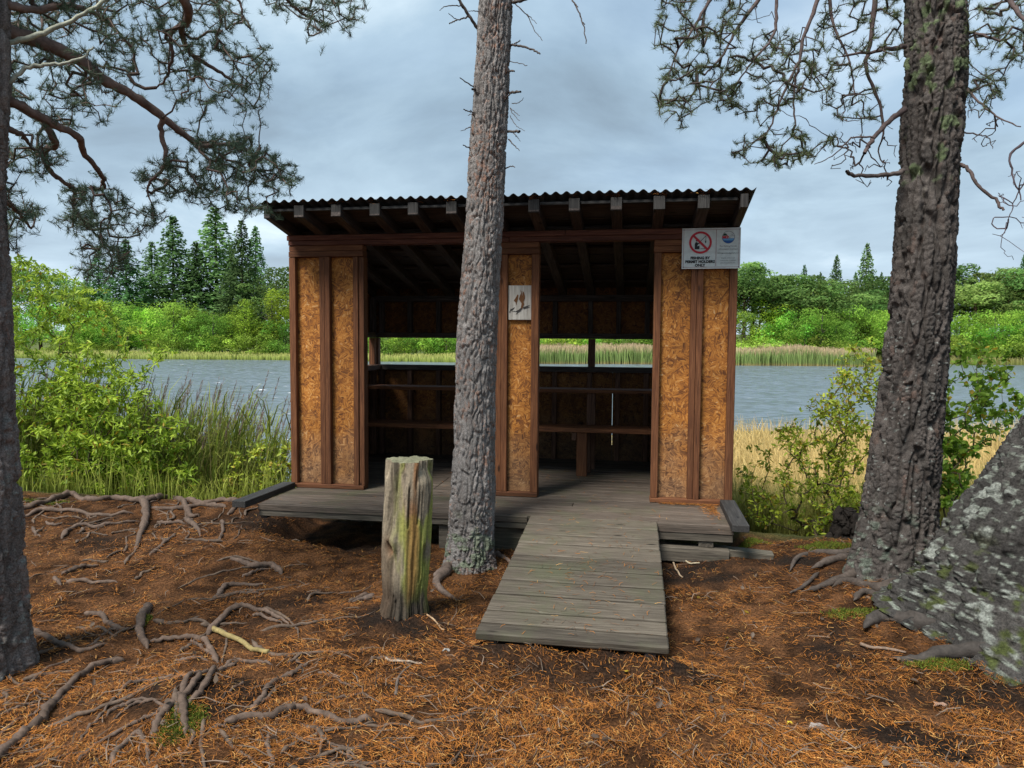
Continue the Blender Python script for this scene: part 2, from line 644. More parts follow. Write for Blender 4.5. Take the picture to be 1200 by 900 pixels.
def axis_lines(lo, hi, step, far_lo, far_hi, grow):
    c = list(np.arange(lo, hi, step))
    s, v = step, hi
    up = []
    while v < far_hi:
        up.append(v)
        s *= grow
        v += s
    dn = []
    s, v = step * grow, lo - step * grow
    while v > far_lo:
        dn.append(v)
        s *= grow
        v -= s
    return np.array(dn[::-1] + c + up + [far_hi])


gx = axis_lines(-3.4, 6.4, 0.041, -420, 420, 1.09)
gy = axis_lines(-4.6, 0.9, 0.041, -40, 700, 1.045)
GX, GY = np.meshgrid(gx, gy, indexing='ij')
GZ = height(GX, GY)


def hz(x, y):
    return float(height(np.array([x]), np.array([y]))[0])


def on_ground(px, py, z0=G0):
    p = on_plane(px, py, 2, z0)
    for _ in range(3):
        p = on_plane(px, py, 2, hz(p[0], p[1]))
    return p


BARE = [  # (x, y, rx, ry) patches of bare dark soil
    (0.42, -0.55, 0.6, 0.34), (1.6, -1.98, 0.36, 0.24), (2.57, -2.42, 0.75, 0.16), (3.25, -0.85, 0.42, 0.34), (1.05, -2.95, 0.42, 0.22),
    (4.3, -2.35, 0.5, 0.1), (3.95, -2.75, 0.3, 0.12), (3.9, -0.7, 0.35, 0.12)]


def bare(x, y):
    P = np.stack([x, y, 0 * x], -1)
    b = np.zeros_like(x)
    for (cx, cy, rx, ry) in BARE:
        b = np.maximum(b, sstep(1.25, 0.55, np.sqrt(((x - cx) / rx) ** 2 + ((y - cy) / ry) ** 2) + 0.7 * (fbm(P * 5, 31, 3) - 0.5)))
    b = np.maximum(b, 0.8 * sstep(0.58, 0.74, fbm(P * 2.1, 41, 5)))
    return b * (.55 + .45 * sstep(.35, .6, fbm(P * 9, 43, 3)))


def ground_colour(x, y):
    P = np.stack([x, y, 0 * x], -1)
    soil = np.array([0.020, 0.013, 0.009])
    duff = np.array([0.075, 0.034, 0.014])
    n = fbm(P * 2.3, 51, 4)[..., None]
    n2 = fbm(P * 13, 53, 3)[..., None]
    c = duff * (0.45 + 1.1 * n) * (.45 + 1.1 * sstep(.3, .7, n2))
    b = bare(x, y)[..., None]
    c = c * (1 - b) + soil * b
    g = sstep(-0.15, 0.5, y - crest(x))[..., None]
    grass = np.array([0.075, 0.085, 0.028]) * (0.7 + 0.6 * n)
    gold = np.array([0.19, 0.15, 0.06]) * (0.7 + 0.6 * n)
    r = sstep(2.0, 4.5, x)[..., None] * sstep(1.0, 4.0, y)[..., None]
    c = c * (1 - g) + (grass * (1 - r) + gold * r) * g
    f = sstep(-4, 1, y - far_shore(x))[..., None]
    return c * (1 - f) + np.array([0.09, 0.11, 0.035]) * f


nx, ny = len(gx), len(gy)
ii = (np.arange(nx - 1)[:, None] * ny + np.arange(ny - 1)[None]).ravel()
GF = np.stack([ii, ii + ny, ii + ny + 1, ii + 1], -1)
tag(np_obj('ground', np.stack([GX, GY, GZ], -1).reshape(-1, 3), GF, M_GROUND, smooth=True, col=ground_colour(GX, GY).reshape(-1, 3)), kind='structure')
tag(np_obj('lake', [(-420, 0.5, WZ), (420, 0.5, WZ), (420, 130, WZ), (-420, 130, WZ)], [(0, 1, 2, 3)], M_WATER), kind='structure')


# ------------------------------------------------------------------ boards
_boards = {}


def board_mesh(lx, ly, lz, bev):
    key = (round(lx, 3), round(ly, 3), round(lz, 3), bev)
    if key not in _boards:
        bm = bmesh.new()
        bmesh.ops.create_cube(bm, size=1.0)
        bmesh.ops.scale(bm, vec=(lx, ly, lz), verts=bm.verts)
        if bev:
            bmesh.ops.bevel(bm, geom=list(bm.edges), offset=bev, segments=1, affect='EDGES', clamp_overlap=True)
        me = bpy.data.meshes.new('board')
        bm.to_mesh(me)
        bm.free()
        _boards[key] = me
    return _boards[key]


def board(name, lo, hi, mat, parent, axis=None, bev=0.003, jit=0.0, rot=None):
    """a sawn timber from corner lo to corner hi; its grain runs along its longest side"""
    lo, hi = np.minimum(lo, hi), np.maximum(lo, hi)
    s = hi - lo
    if axis is None:
        axis = int(np.argmax(s))
    order = {0: (0, 1, 2), 1: (1, 2, 0), 2: (2, 0, 1)}[axis]
    me = board_mesh(s[order[0]], s[order[1]], s[order[2]], bev)
    key = me.name + mat.name
    if me.materials and me.materials[0] != mat:
        k2 = (me.name, mat.name)
        if k2 not in _boards:
            _boards[k2] = me.copy()
            _boards[k2].materials[0] = mat
        me = _boards[k2]
    elif not me.materials:
        me.materials.append(mat)
    R = Matrix.Identity(3)
    for k in range(3):
        col = [0, 0, 0]
        col[order[k]] = 1
        R.col[k] = col
    M = Matrix.Translation(Vector((lo + hi) / 2)) @ (rot.to_4x4() if rot else Matrix.Identity(4)) @ R.to_4x4()
    if jit:
        M = M @ Matrix.Rotation(random.uniform(-jit, jit), 4, 'X') @ Matrix.Rotation(random.uniform(-jit, jit) * 0.4, 4, 'Y')
    return link(bpy.data.objects.new(name, me), parent, M)


def A(*v):
    return np.array(v, float)


# ------------------------------------------------------------------ the shelter
SH = thing('fishing_shelter', (1.8, 0, -0.02), 'open-fronted brown timber and strand-board shelter with corrugated lean-to roof on a deck by the lake', 'shelter')
DEPTH = 1.95
SLOPE = 0.2


def roof_z(y):
    return 2.102 - SLOPE * y          # underside of the rafters


def sub(name, parent=SH):
    o = bpy.data.objects.new(name, None)
    return link(o, parent, Matrix.Translation(Vector((1.8, 0.8, 0))))


# front wall: three bays of strand board in a timber frame
def bay(x_studs, panels, x0, x1):
    for (a, b, yo) in x_studs:
        board('stud', A(a, yo, 0.036), A(b, yo + 0.09, 1.926), M_FRAME, SH)
    for (a, b) in panels:
        board('strand_board_panel', A(a + 0.001, 0.045, 0.037), A(b - 0.001, 0.057, 1.925), M_OSB, SH, axis=0, bev=0)
    board('sill_plate', A(x0, -0.012, 0.001), A(x1, 0.095, 0.035), M_FRAME, SH)
    board('top_rail', A(x0, -0.004, 1.928), A(x1, 0.09, 1.974), M_FRAME, SH)
    board('top_rail', A(x0 + 0.002, 0.0, 1.976), A(x1 - 0.002, 0.09, 2.020), M_FRAME, SH)


bay([(0, .055, 0), (.266, .311, 0), (.313, .357, -.004), (.559, .602, 0), (.604, .648, .012)], [(.055, .266), (.357, .559)], 0, .648)
bay([(1.752, 1.797, .012), (1.799, 1.846, 0), (2.038, 2.097, 0)], [(1.846, 2.038)], 1.752, 2.099)
bay([(2.985, 3.038, 0), (3.262, 3.305, 0), (3.307, 3.350, -.004), (3.544, 3.6, 0)], [(3.038, 3.262), (3.350, 3.544)], 2.98, 3.6)
board('head_beam', A(0, -.008, 2.022), A(1.86, .09, 2.060), M_BEAM, SH)
board('head_beam', A(1.862, -.008, 2.022), A(3.6, .09, 2.060), M_BEAM, SH)
board('head_beam', A(-.01, -.015, 2.062), A(2.3, .09, 2.104), M_BEAM, SH)
board('head_beam', A(2.302, -.012, 2.062), A(3.61, .09, 2.104), M_BEAM, SH)

# back wall with its long look-out window
yb = DEPTH
for a, b in ((0.001, 0.62), (0.6201, 1.22), (1.2201, 1.82), (1.8201, 2.42), (2.4201, 2.630), (2.635, 3.0), (3.0001, 3.599)):
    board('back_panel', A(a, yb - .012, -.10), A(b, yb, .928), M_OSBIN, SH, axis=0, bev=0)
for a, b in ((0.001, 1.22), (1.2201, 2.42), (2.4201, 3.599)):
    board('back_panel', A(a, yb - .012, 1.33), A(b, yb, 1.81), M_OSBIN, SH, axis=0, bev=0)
for x in (.10, .42, .74, 1.05, 1.36, 1.68, 2.0, 2.37, 2.66, 2.95, 3.25, 3.46):
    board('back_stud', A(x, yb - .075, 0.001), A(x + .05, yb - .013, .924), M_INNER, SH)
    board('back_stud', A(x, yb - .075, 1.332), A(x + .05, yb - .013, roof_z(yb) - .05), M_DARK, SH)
for z0, z1 in ((-.1, .16), (.76, .92)):
    board('cover_strip', A(2.60, yb + .001, z0), A(2.665, yb + .016, z1), M_DARK, SH)
board('window_sill', A(.02, yb - .085, .926), A(3.58, yb + .02, .982), M_DARK, SH)
board('window_head', A(.02, yb - .085, 1.274), A(3.58, yb + .01, 1.330), M_DARK, SH)
board('wall_plate', A(.02, yb - .08, roof_z(yb) - .05), A(3.58, yb, roof_z(yb) + .015), M_DARK, SH)
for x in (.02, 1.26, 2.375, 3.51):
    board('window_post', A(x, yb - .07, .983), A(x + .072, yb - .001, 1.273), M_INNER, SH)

# side walls
for side, x in ((0, 0.0), (1, 3.588)):
    xi = (x + .013, x + .075) if side == 0 else (x - .063, x - .001)
    for y0, y1, z0, z1 in ((.096, .55, 0, 1.93), (.5501, 1.02, 0, 1.83), (1.0201, DEPTH - .014, 0, .928), (1.023, DEPTH - .014, 1.33, 1.76)):
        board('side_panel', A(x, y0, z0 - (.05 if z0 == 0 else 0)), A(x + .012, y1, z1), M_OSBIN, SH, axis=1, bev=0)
    for y in (.30, .62, .97, 1.42, 1.82):
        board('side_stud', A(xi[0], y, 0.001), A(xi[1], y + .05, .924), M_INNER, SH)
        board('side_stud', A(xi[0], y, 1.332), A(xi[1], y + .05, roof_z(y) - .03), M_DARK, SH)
    for y in (1.0, 1.80):
        board('window_post', A(xi[0], y, .983), A(xi[1], y + .06, 1.273), M_FRAME, SH)
    board('window_sill', A(xi[0] - .02, 1.0, .926), A(xi[1] + (.05 if side == 0 else 0), DEPTH - .088, .982), M_INNER, SH)
    board('window_head', A(xi[0], .98, 1.274), A(xi[1], DEPTH - .088, 1.330), M_DARK, SH)
    board('side_rail', A(xi[0], .1, roof_z(.7) - .12), A(xi[1], .95, roof_z(.7) - .06), M_DARK, SH)
    board('ledge_bracket', A(.078 if side == 0 else 3.44, 1.22, .66), A(.17 if side == 0 else 3.52, 1.27, .745), M_INNER, SH)

# bench and leaning ledge along the back
BE = sub('bench')
for y0, y1 in ((.94, 1.085), (1.092, 1.235)):
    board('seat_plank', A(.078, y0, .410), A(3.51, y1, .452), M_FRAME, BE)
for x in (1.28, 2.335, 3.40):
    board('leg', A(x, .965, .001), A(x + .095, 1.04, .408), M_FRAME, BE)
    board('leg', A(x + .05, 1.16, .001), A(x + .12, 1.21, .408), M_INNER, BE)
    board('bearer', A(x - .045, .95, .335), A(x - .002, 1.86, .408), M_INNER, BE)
LD = sub('ledge')
board('ledge_plank', A(.078, 1.32, .748), A(3.51, 1.60, .782), M_FRAME, LD)
for x in (1.30, 2.40, 3.42):
    board('ledge_post', A(x, 1.36, .001), A(x + .085, 1.41, .746), M_INNER, LD)

# lean-to roof
RF = sub('roof')
ang = -math.atan(SLOPE)
RX = (.022, .285, .585, .895, 1.195, 1.49, 1.80, 2.105, 2.40, 2.70, 3.0, 3.305, 3.578)
Y0, Y1 = -.39, 2.12
RL = (Y1 - Y0) / math.cos(ang)
for i, x in enumerate(RX):
    w = .05 if i in (0, 12) else .078
    yc = (Y0 + Y1) / 2
    me = board_mesh(RL, w, .088, .003)
    if not me.materials:
        me.materials.append(M_DARK)
    M = Matrix.Translation(Vector((x, yc, roof_z(yc) + .046))) @ Matrix.Rotation(ang, 4, 'X') @ Matrix.Rotation(math.pi / 2, 4, 'Z')
    r_ = link(bpy.data.objects.new('rafter', me), RF, M)
    board('rafter_end', A(x - w / 2 - .001, Y0 - .005 + random.uniform(-.006, .004), roof_z(Y0) - .002), A(x + w / 2 + .001, Y0 + .012, roof_z(Y0) + .092), M_GREYEND, RF, axis=2)
for y in (-.37, .12, .6, 1.1, 1.6, 2.05):
    for a, b in zip(RX[:-1], RX[1:]):
        board('batten', A(a + .041, y, roof_z(y) + .058), A(b - .041, y + .045, roof_z(y) + .080), M_GREYEND if y < -.3 else M_DARK, RF, axis=0)
for y0 in np.arange(-.30, 2.0, .29):          # dark lining boards on top of the rafters
    yc = y0 + .142
    me = board_mesh(3.6, .283, .010, 0)
    if not me.materials:
        me.materials.append(M_DARK)
    link(bpy.data.objects.new('lining_board', me), RF, Matrix.Translation(Vector((1.8, yc, roof_z(yc) + .098))) @ Matrix.Rotation(ang, 4, 'X'))


def corrugated(x0, x1, lift):
    n = int((x1 - x0) / .076 * 10)
    xs = np.linspace(x0, x1, n)
    ys = np.array([Y0 - .02, .5, 1.2, Y1 + .03])
    V = []
    for t in (.0, -.004):
        for y in ys:
            z = roof_z(y) + .121 + lift + .011 * np.sin(xs / .0775 * 2 * math.pi) + t + .002 * np.sin(xs * 3.1)
            V.append(np.stack([xs, 0 * xs + y, z], -1))
    V = np.concatenate(V)
    F = []
    m = len(ys)
    for s in (0, 1):
        for j in range(m - 1):
            i = np.arange(n - 1) + (s * m + j) * n
            q = np.stack([i, i + 1, i + n + 1, i + n], -1)
            F.append(q if s == 0 else q[:, ::-1])
    for j in (0, m - 1):
        i = np.arange(n - 1) + j * n
        F.append(np.stack([i + m * n, i + m * n + 1, i + 1, i], -1))
    np_obj('corrugated_sheet', V, np.concatenate(F), M_SHEET, RF, smooth=True)


for k in range(5):
    corrugated(-.035 + k * .738, -.035 + (k + 1) * .738 - .002 * (k == 4), .0 + .0035 * (k % 2))

# deck, fascias, kerb boards, supports
DK = sub('deck')
y = -.60
while y < DEPTH - .02:
    w = .118
    y1 = min(y + w, DEPTH - .01)
    cut = random.choice((1.2, 1.8, 2.4)) if y > -.3 else 3.9
    if cut < 3.5:
        board('deck_board', A(.045, y, -.036), A(cut - .002, y1 - .010, -.0005), M_DECK, DK, axis=0, jit=.004)
        board('deck_board', A(cut + .002, y, -.036), A(3.535, y1 - .010, -.0005), M_DECK, DK, axis=0, jit=.004)
    else:
        board('deck_board', A(.045, y, -.036), A(3.535, y1 - .010, -.0005), M_DECK, DK, axis=0, jit=.002)
    y += w
for a, b, zm, zb in ((.04, 2.11, -.050, -.094), (3.02, 3.53, -.066, -.120)):
    board('fascia_board', A(a, -.628, zm), A(b, -.602, -.004), M_DECK, DK)
    board('fascia_board', A(a + .006, -.622, zb), A(b - .004, -.598, zm - .002), M_SLEEPER, DK)
board('fascia_board', A(2.12, -.615, -.12), A(3.01, -.595, -.04), M_DARK, DK)
for yj in (-.5, .3, 1.1, 1.8):
    board('joist', A(.06, yj, -.12), A(3.52, yj + .06, -.038), M_DARK, DK)
for x in (.045, 3.475):
    board('side_joist', A(x, -.59, -.12), A(x + .05, 1.9, -.038), M_DARK, DK)
for x in (.3, 1.8, 3.3):
    for yp in (.55, 1.75):
        board('stilt', A(x, yp, hz(x, yp) - .25), A(x + .1, yp + .1, -.04), M_SLEEPER, DK)
board('kerb_board', A(-.075, -.77, -.004), A(.035, -.02, .046), M_GREYEND, DK, rot=Matrix.Rotation(-.035, 3, 'Z'))
board('kerb_board', A(3.500, -.80, .001), A(3.610, -.022, .048), M_GREYEND, DK, rot=Matrix.Rotation(-.015, 3, 'Z'))
board('support_block', A(3.30, -.61, -.165), A(3.40, -.50, -.121), M_SLEEPER, DK)
board('support_sleeper', A(3.02, -.66, -.262), A(3.50, -.53, -.164), M_SLEEPER, DK, rot=Matrix.Rotation(.02, 3, 'Y'))
board('support_sleeper', A(3.38, -.60, -.265), A(3.80, -.50, -.180), M_SLEEPER, DK, rot=Matrix.Rotation(.05, 3, 'Y') @ Matrix.Rotation(-.06, 3, 'Z'))
board('support_sleeper', A(1.45, -.59, -.36), A(2.2, -.47, -.10), M_SLEEPER, DK)

# ramp of cross planks
RP = thing('plank_ramp', (2.57, -1.5, -.1), 'grey weathered plank ramp sloping from the ground up to the shelter deck', 'ramp')
ry0, ry1, rz0, rz1 = -.612, -2.43, .004, -.118
rang = math.atan2(rz0 - rz1, ry0 - ry1)
rl = math.hypot(ry0 - ry1, rz0 - rz1)
s = 0.0
wid = (.195, .20, .175, .215, .195, .20, .19, .205, .14, .125)
sc_ = rl / sum(wid)
for i, w in enumerate(wid):
    w *= sc_
    c = s + w / 2
    s += w
    k = c / rl
    me = board_mesh(.885, w - .020, .038, .006)
    if not me.materials:
        me.materials.append(M_RAMP)
    M = (Matrix.Translation(Vector((2.572 + random.uniform(-.004, .004), ry0 + (ry1 - ry0) * k, rz0 + (rz1 - rz0) * k - .018)))
         @ Matrix.Rotation(rang + random.uniform(-.004, .004), 4, 'X') @ Matrix.Rotation(random.uniform(-.004, .004), 4, 'Z') @ Matrix.Rotation(random.uniform(-.003, .003), 4, 'Y'))
    link(bpy.data.objects.new('plank', me), RP, M)
for x in (2.2, 2.93):
    me = board_mesh(rl * .97, .05, .10, .003)
    if not me.materials:
        me.materials.append(M_DARK)
    M = Matrix.Translation(Vector((x, (ry0 + ry1) / 2, (rz0 + rz1) / 2 - .092))) @ Matrix.Rotation(rang, 4, 'X') @ Matrix.Rotation(math.pi / 2, 4, 'Z')
    link(bpy.data.objects.new('bearer', me), RP, M)

# ------------------------------------------------------------------ sign and plaque
M_WHITE = flat('sign_white', (0.62, 0.66, 0.63), 0.45)
M_SRED = flat('sign_red', (0.50, 0.015, 0.03), 0.45)
M_SBLK = flat('sign_black', (0.015, 0.015, 0.016), 0.5)
M_SGREY = flat('sign_grey', (0.10, 0.10, 0.11), 0.5)
M_SBLUE = flat('sign_blue', (0.015, 0.09, 0.30), 0.45)
M_SLBLUE = flat('sign_light_blue', (0.12, 0.34, 0.58), 0.45)
M_SGREEN = flat('sign_green', (0.02, 0.06, 0.035), 0.45)
M_SEDGE = flat('sign_edge', (0.36, 0.22, 0.23), 0.5)

SG = thing('fishing_sign', (3.4, -.02, 1.95), 'white fishing by permit holders only sign with red prohibition ring, under the shelter eave', 'sign')
sx0, sx1, sz0, sz1 = 3.186, 3.612, 1.797, 2.100
SY = -.020


def sp(u, v):
    """sign print: u, v in 0..1 from the sign's lower left"""
    return sx0 + (sx1 - sx0) * u, sz0 + (sz1 - sz0) * v


def poly(name, pts, y, mat, parent, thick=.0012):
    P = [(p[0], p[1]) for p in pts]
    n = len(P)
    me = bpy.data.meshes.new(name)
    V = [(x, y, z) for x, z in P] + [(x, y + thick, z) for x, z in P]
    F = [tuple(range(n)), tuple(range(2 * n - 1, n - 1, -1))] + [(i, i + n, (i + 1) % n + n, (i + 1) % n) for i in range(n)]
    me.from_pydata(V, [], F)
    me.materials.append(mat)
    me.update()
    return link(bpy.data.objects.new(name, me), parent)


def disc(cx, cz, r, n=40, a0=0.0, a1=2 * math.pi):
    return [(cx + r * math.cos(a0 + (a1 - a0) * i / n), cz + r * math.sin(a0 + (a1 - a0) * i / n)) for i in range(n)]


def bar(x0, z0, x1, z1, w):
    d = Vector((x1 - x0, z1 - z0)).normalized()
    nx_, nz_ = -d[1] * w / 2, d[0] * w / 2
    return [(x0 + nx_, z0 + nz_), (x0 - nx_, z0 - nz_), (x1 - nx_, z1 - nz_), (x1 + nx_, z1 + nz_)]


def lettering(name, text, cx, cz, size, mat, parent, y, bold=0.0):
    cu = bpy.data.curves.new(name, 'FONT')
    cu.body = text
    cu.size = size
    cu.align_x = 'CENTER'
    cu.offset = bold
    cu.resolution_u = 2
    ob = bpy.data.objects.new(name, cu)
    COL.objects.link(ob)
    dg = bpy.context.evaluated_depsgraph_get()
    me = bpy.data.meshes.new_from_object(ob.evaluated_get(dg))
    bpy.data.objects.remove(ob)
    bpy.data.curves.remove(cu)
    me.name = name
    me.materials.clear()
    me.materials.append(mat)
    M = Matrix.Translation((cx, y, cz)) @ Matrix.Rotation(math.pi / 2, 4, 'X')
    return link(bpy.data.objects.new(name, me), parent, M)


BD = board('sign_board', A(sx0, SY, sz0), A(sx1, SY + .006, sz1), M_WHITE, SG, axis=0, bev=.001)
e = .012
for a, b in ((bar(sx0 + e, sz0 + e, sx1 - e, sz0 + e, .003), 0), (bar(sx0 + e, sz1 - e, sx1 - e, sz1 - e, .003), 0),
             (bar(sx0 + e, sz0 + e, sx0 + e, sz1 - e, .003), 0), (bar(sx1 - e, sz0 + e, sx1 - e, sz1 - e, .003), 0)):
    poly('border_line', a, SY - .002, M_SEDGE, SG)
cx_, cz_ = sp(.315, .645)
ring = disc(cx_, cz_, .083, 56)
ring_in = disc(cx_, cz_, .067, 56)
me = bpy.data.meshes.new('prohibition_ring')
V = [(x, SY - .0042, z) for x, z in ring + ring_in] + [(x, SY - .001, z) for x, z in ring + ring_in]
F = [(i, (i + 1) % 56, 56 + (i + 1) % 56, 56 + i) for i in range(56)]
me.from_pydata(V, [], F)
me.materials.append(M_SRED)
link(bpy.data.objects.new('prohibition_ring', me), SG)
poly('prohibition_bar', bar(cx_ - .050, cz_ + .050, cx_ + .050, cz_ - .050, .016), SY - .0052, M_SRED, SG)
q = lambda du, dv: (cx_ + du, cz_ + dv)
poly('angler_figure', [q(-.041, -.05), q(-.006, -.05), q(-.006, -.022), q(-.024, -.028), q(-.016, -.012), q(-.006, -.008), q(-.006, -.002), q(-.020, -.004), q(-.026, .004), q(-.036, .002), q(-.041, -.012)], SY - .0028, M_SBLK, SG)
poly('angler_figure', disc(cx_ - .027, cz_ + .015, .0075, 14), SY - .0028, M_SBLK, SG)
poly('fishing_rod', bar(cx_ - .016, cz_ - .008, cx_ + .040, cz_ + .050, .004), SY - .003, M_SBLK, SG)
poly('fishing_line', bar(cx_ + .040, cz_ + .050, cx_ + .038, cz_ + .004, .0028), SY - .0028, M_SBLK, SG)
poly('caught_fish', [q(.033, .012), q(.043, .012), q(.040, -.006), q(.036, -.006)], SY - .0034, M_SBLK, SG)
poly('ripple', bar(cx_ + .002, cz_ - .046, cx_ + .034, cz_ - .046, .004), SY - .0028, M_SGREY, SG)
for txt, v in (('FISHING BY', .235), ('PERMIT HOLDERS', .145), ('ONLY', .055)):
    x_, z_ = sp(.315, v)
    lettering('lettering', txt, x_, z_, .0275, M_SBLK, SG, SY - .003, .0014)
x_, _ = sp(.585, 0)
poly('divider', bar(x_, sz0 + .02, x_, sz1 - .012, .004), SY - .0021, M_SEDGE, SG)
lx, lz = sp(.79, .765)
lr = .046
rim = disc(lx, lz, lr, 40) + disc(lx, lz, lr - .0025, 40)
me = bpy.data.meshes.new('emblem_ring')
me.from_pydata([(x, SY - .003, z) for x, z in rim], [], [(i, (i + 1) % 40, 40 + (i + 1) % 40, 40 + i) for i in range(40)])
me.materials.append(M_SGREY)
link(bpy.data.objects.new('emblem_ring', me), SG)
poly('emblem_water', disc(lx, lz, lr - .001, 24, math.pi * 1.06, math.pi * 1.94) + [(lx + (lr - .001) * math.cos(math.pi * 1.94), lz + (lr - .001) * math.sin(math.pi * 1.94))], SY - .0036, M_SBLUE, SG)
poly('emblem_shore', [(lx - .042, lz - .010), (lx + .042, lz - .010), (lx + .034, lz - .024), (lx - .034, lz - .024)], SY - .0046, M_SLBLUE, SG)
poly('emblem_boathouse', [(lx - .042, lz - .009), (lx - .002, lz - .009), (lx + .004, lz + .004), (lx - .008, lz + .014), (lx - .028, lz + .008), (lx - .044, lz + .008)], SY - .0036, M_SRED, SG)
poly('emblem_door', disc(lx - .012, lz + .001, .004, 10), SY - .005, M_WHITE, SG)
poly('emblem_tree', [(lx - .040, lz + .010), (lx - .008, lz + .014), (lx - .016, lz + .026), (lx - .028, lz + .030), (lx - .036, lz + .022)], SY - .0040, M_SGREEN, SG)
poly('emblem_shoreline', bar(lx + .004, lz + .008, lx + .042, lz + .010, .002), SY - .0036, M_SGREY, SG)
poly('emblem_bird', [(lx + .020, lz + .022), (lx + .025, lz + .018), (lx + .031, lz + .023), (lx + .026, lz + .014)], SY - .0036, M_SBLK, SG)
poly('emblem_bird', [(lx + .004, lz - .004), (lx + .010, lz - .008), (lx + .017, lz + .001), (lx + .010, lz - .003)], SY - .0052, M_SBLK, SG)
for txt, v, sz_, mt in (('For Fishing Permit', .53, .0165, M_SGREY), ('Information Contact', .46, .0165, M_SGREY), ('fishingpermits@gmail.com', .365, .0145, M_SBLK),
                        ('Friends of the Loch', .245, .0125, M_SGREY), ('Charity No. SC00000', .185, .0125, M_SGREY), ('www.friendsloch.com', .125, .0125, M_SGREY)):
    x_, z_ = sp(.79, v)
    lettering('lettering', txt, x_, z_, sz_, mt, SG, SY - .003)
for u, v in ((.028, .04), (.972, .04), (.028, .96), (.972, .96)):
    x_, z_ = sp(u, v)
    poly('screw', disc(x_, z_, .0042, 10), SY - .0035, M_SGREY, SG, .003)

# carved plaque on the middle bay
M_PLAQ = wood('pale_plaque_wood', (0.22, 0.20, 0.17), (0.36, 0.335, 0.295), (0.48, 0.455, 0.41), 0.8)
M_CUT = flat('carved_brown', (0.13, 0.055, 0.018), 0.7, noise=60)
M_CUTD = flat('carved_dark', (0.05, 0.045, 0.042), 0.8, noise=60)
PL = thing('bird_plaque', (1.95, .03, 1.54), 'small pale wooden plaque with a carved flying bird, on the narrow middle wall bay', 'plaque')
px0, px1, pz0, pz1 = 1.850, 2.037, 1.412, 1.684
board('plaque_board', A(px0, .020, pz0), A(px1, .044, pz1), M_PLAQ, PL, axis=2, bev=.003)
pp = lambda u, v: (px0 + (px1 - px0) * u, pz0 + (pz1 - pz0) * v)
poly('carved_wing', [pp(*a) for a in ((.46, .60), (.50, .70), (.55, .78), (.52, .88), (.57, .82), (.60, .68), (.63, .84), (.68, .79), (.72, .70), (.72, .62), (.66, .54), (.69, .46), (.60, .30), (.54, .34), (.58, .48))], .017, M_CUT, PL, .004)
poly('carved_wing', [pp(*a) for a in ((.24, .56), (.32, .64), (.40, .74), (.44, .72), (.42, .60), (.38, .52), (.35, .43), (.31, .52))], .017, M_CUT, PL, .004)
poly('carved_head', [pp(*a) for a in ((.05, .22), (.10, .31), (.20, .34), (.28, .37), (.22, .30), (.12, .28), (.08, .21))], .017, M_CUTD, PL, .004)
poly('carved_body', [pp(*a) for a in ((.12, .27), (.32, .25), (.46, .30), (.56, .36), (.60, .32), (.52, .25), (.44, .22), (.34, .16), (.40, .23))], .0165, M_CUTD, PL, .004)
poly('carved_tail', [pp(*a) for a in ((.62, .36), (.80, .41), (.94, .43), (.84, .38), (.92, .37), (.76, .33), (.68, .32))], .017, M_CUTD, PL, .004)


# ------------------------------------------------------------------ trunks
def root_obj(C, R, parent, col, mat=None, sides=10, name='root'):
    n = len(C)
    R = R * (1 + .10 * rng.normal(size=n))
    R = R * np.clip(np.minimum(np.arange(n), np.arange(n)[::-1]) / 2.0 + .12, 0, 1)
    V, F = tube(C, R, sides)
    V = V + (np.stack([fbm(V * 38, 9 + q_, 3) for q_ in range(3)], -1) - .5) * np.repeat(R, sides)[:, None] * .9
    cc = np.array(col) * (.35 + 1.3 * fbm(V * np.array([26, 26, 26]), 5, 4)[:, None])
    return np_obj(name, V, F, mat or M_ROOT, parent, smooth=True, col=cc)


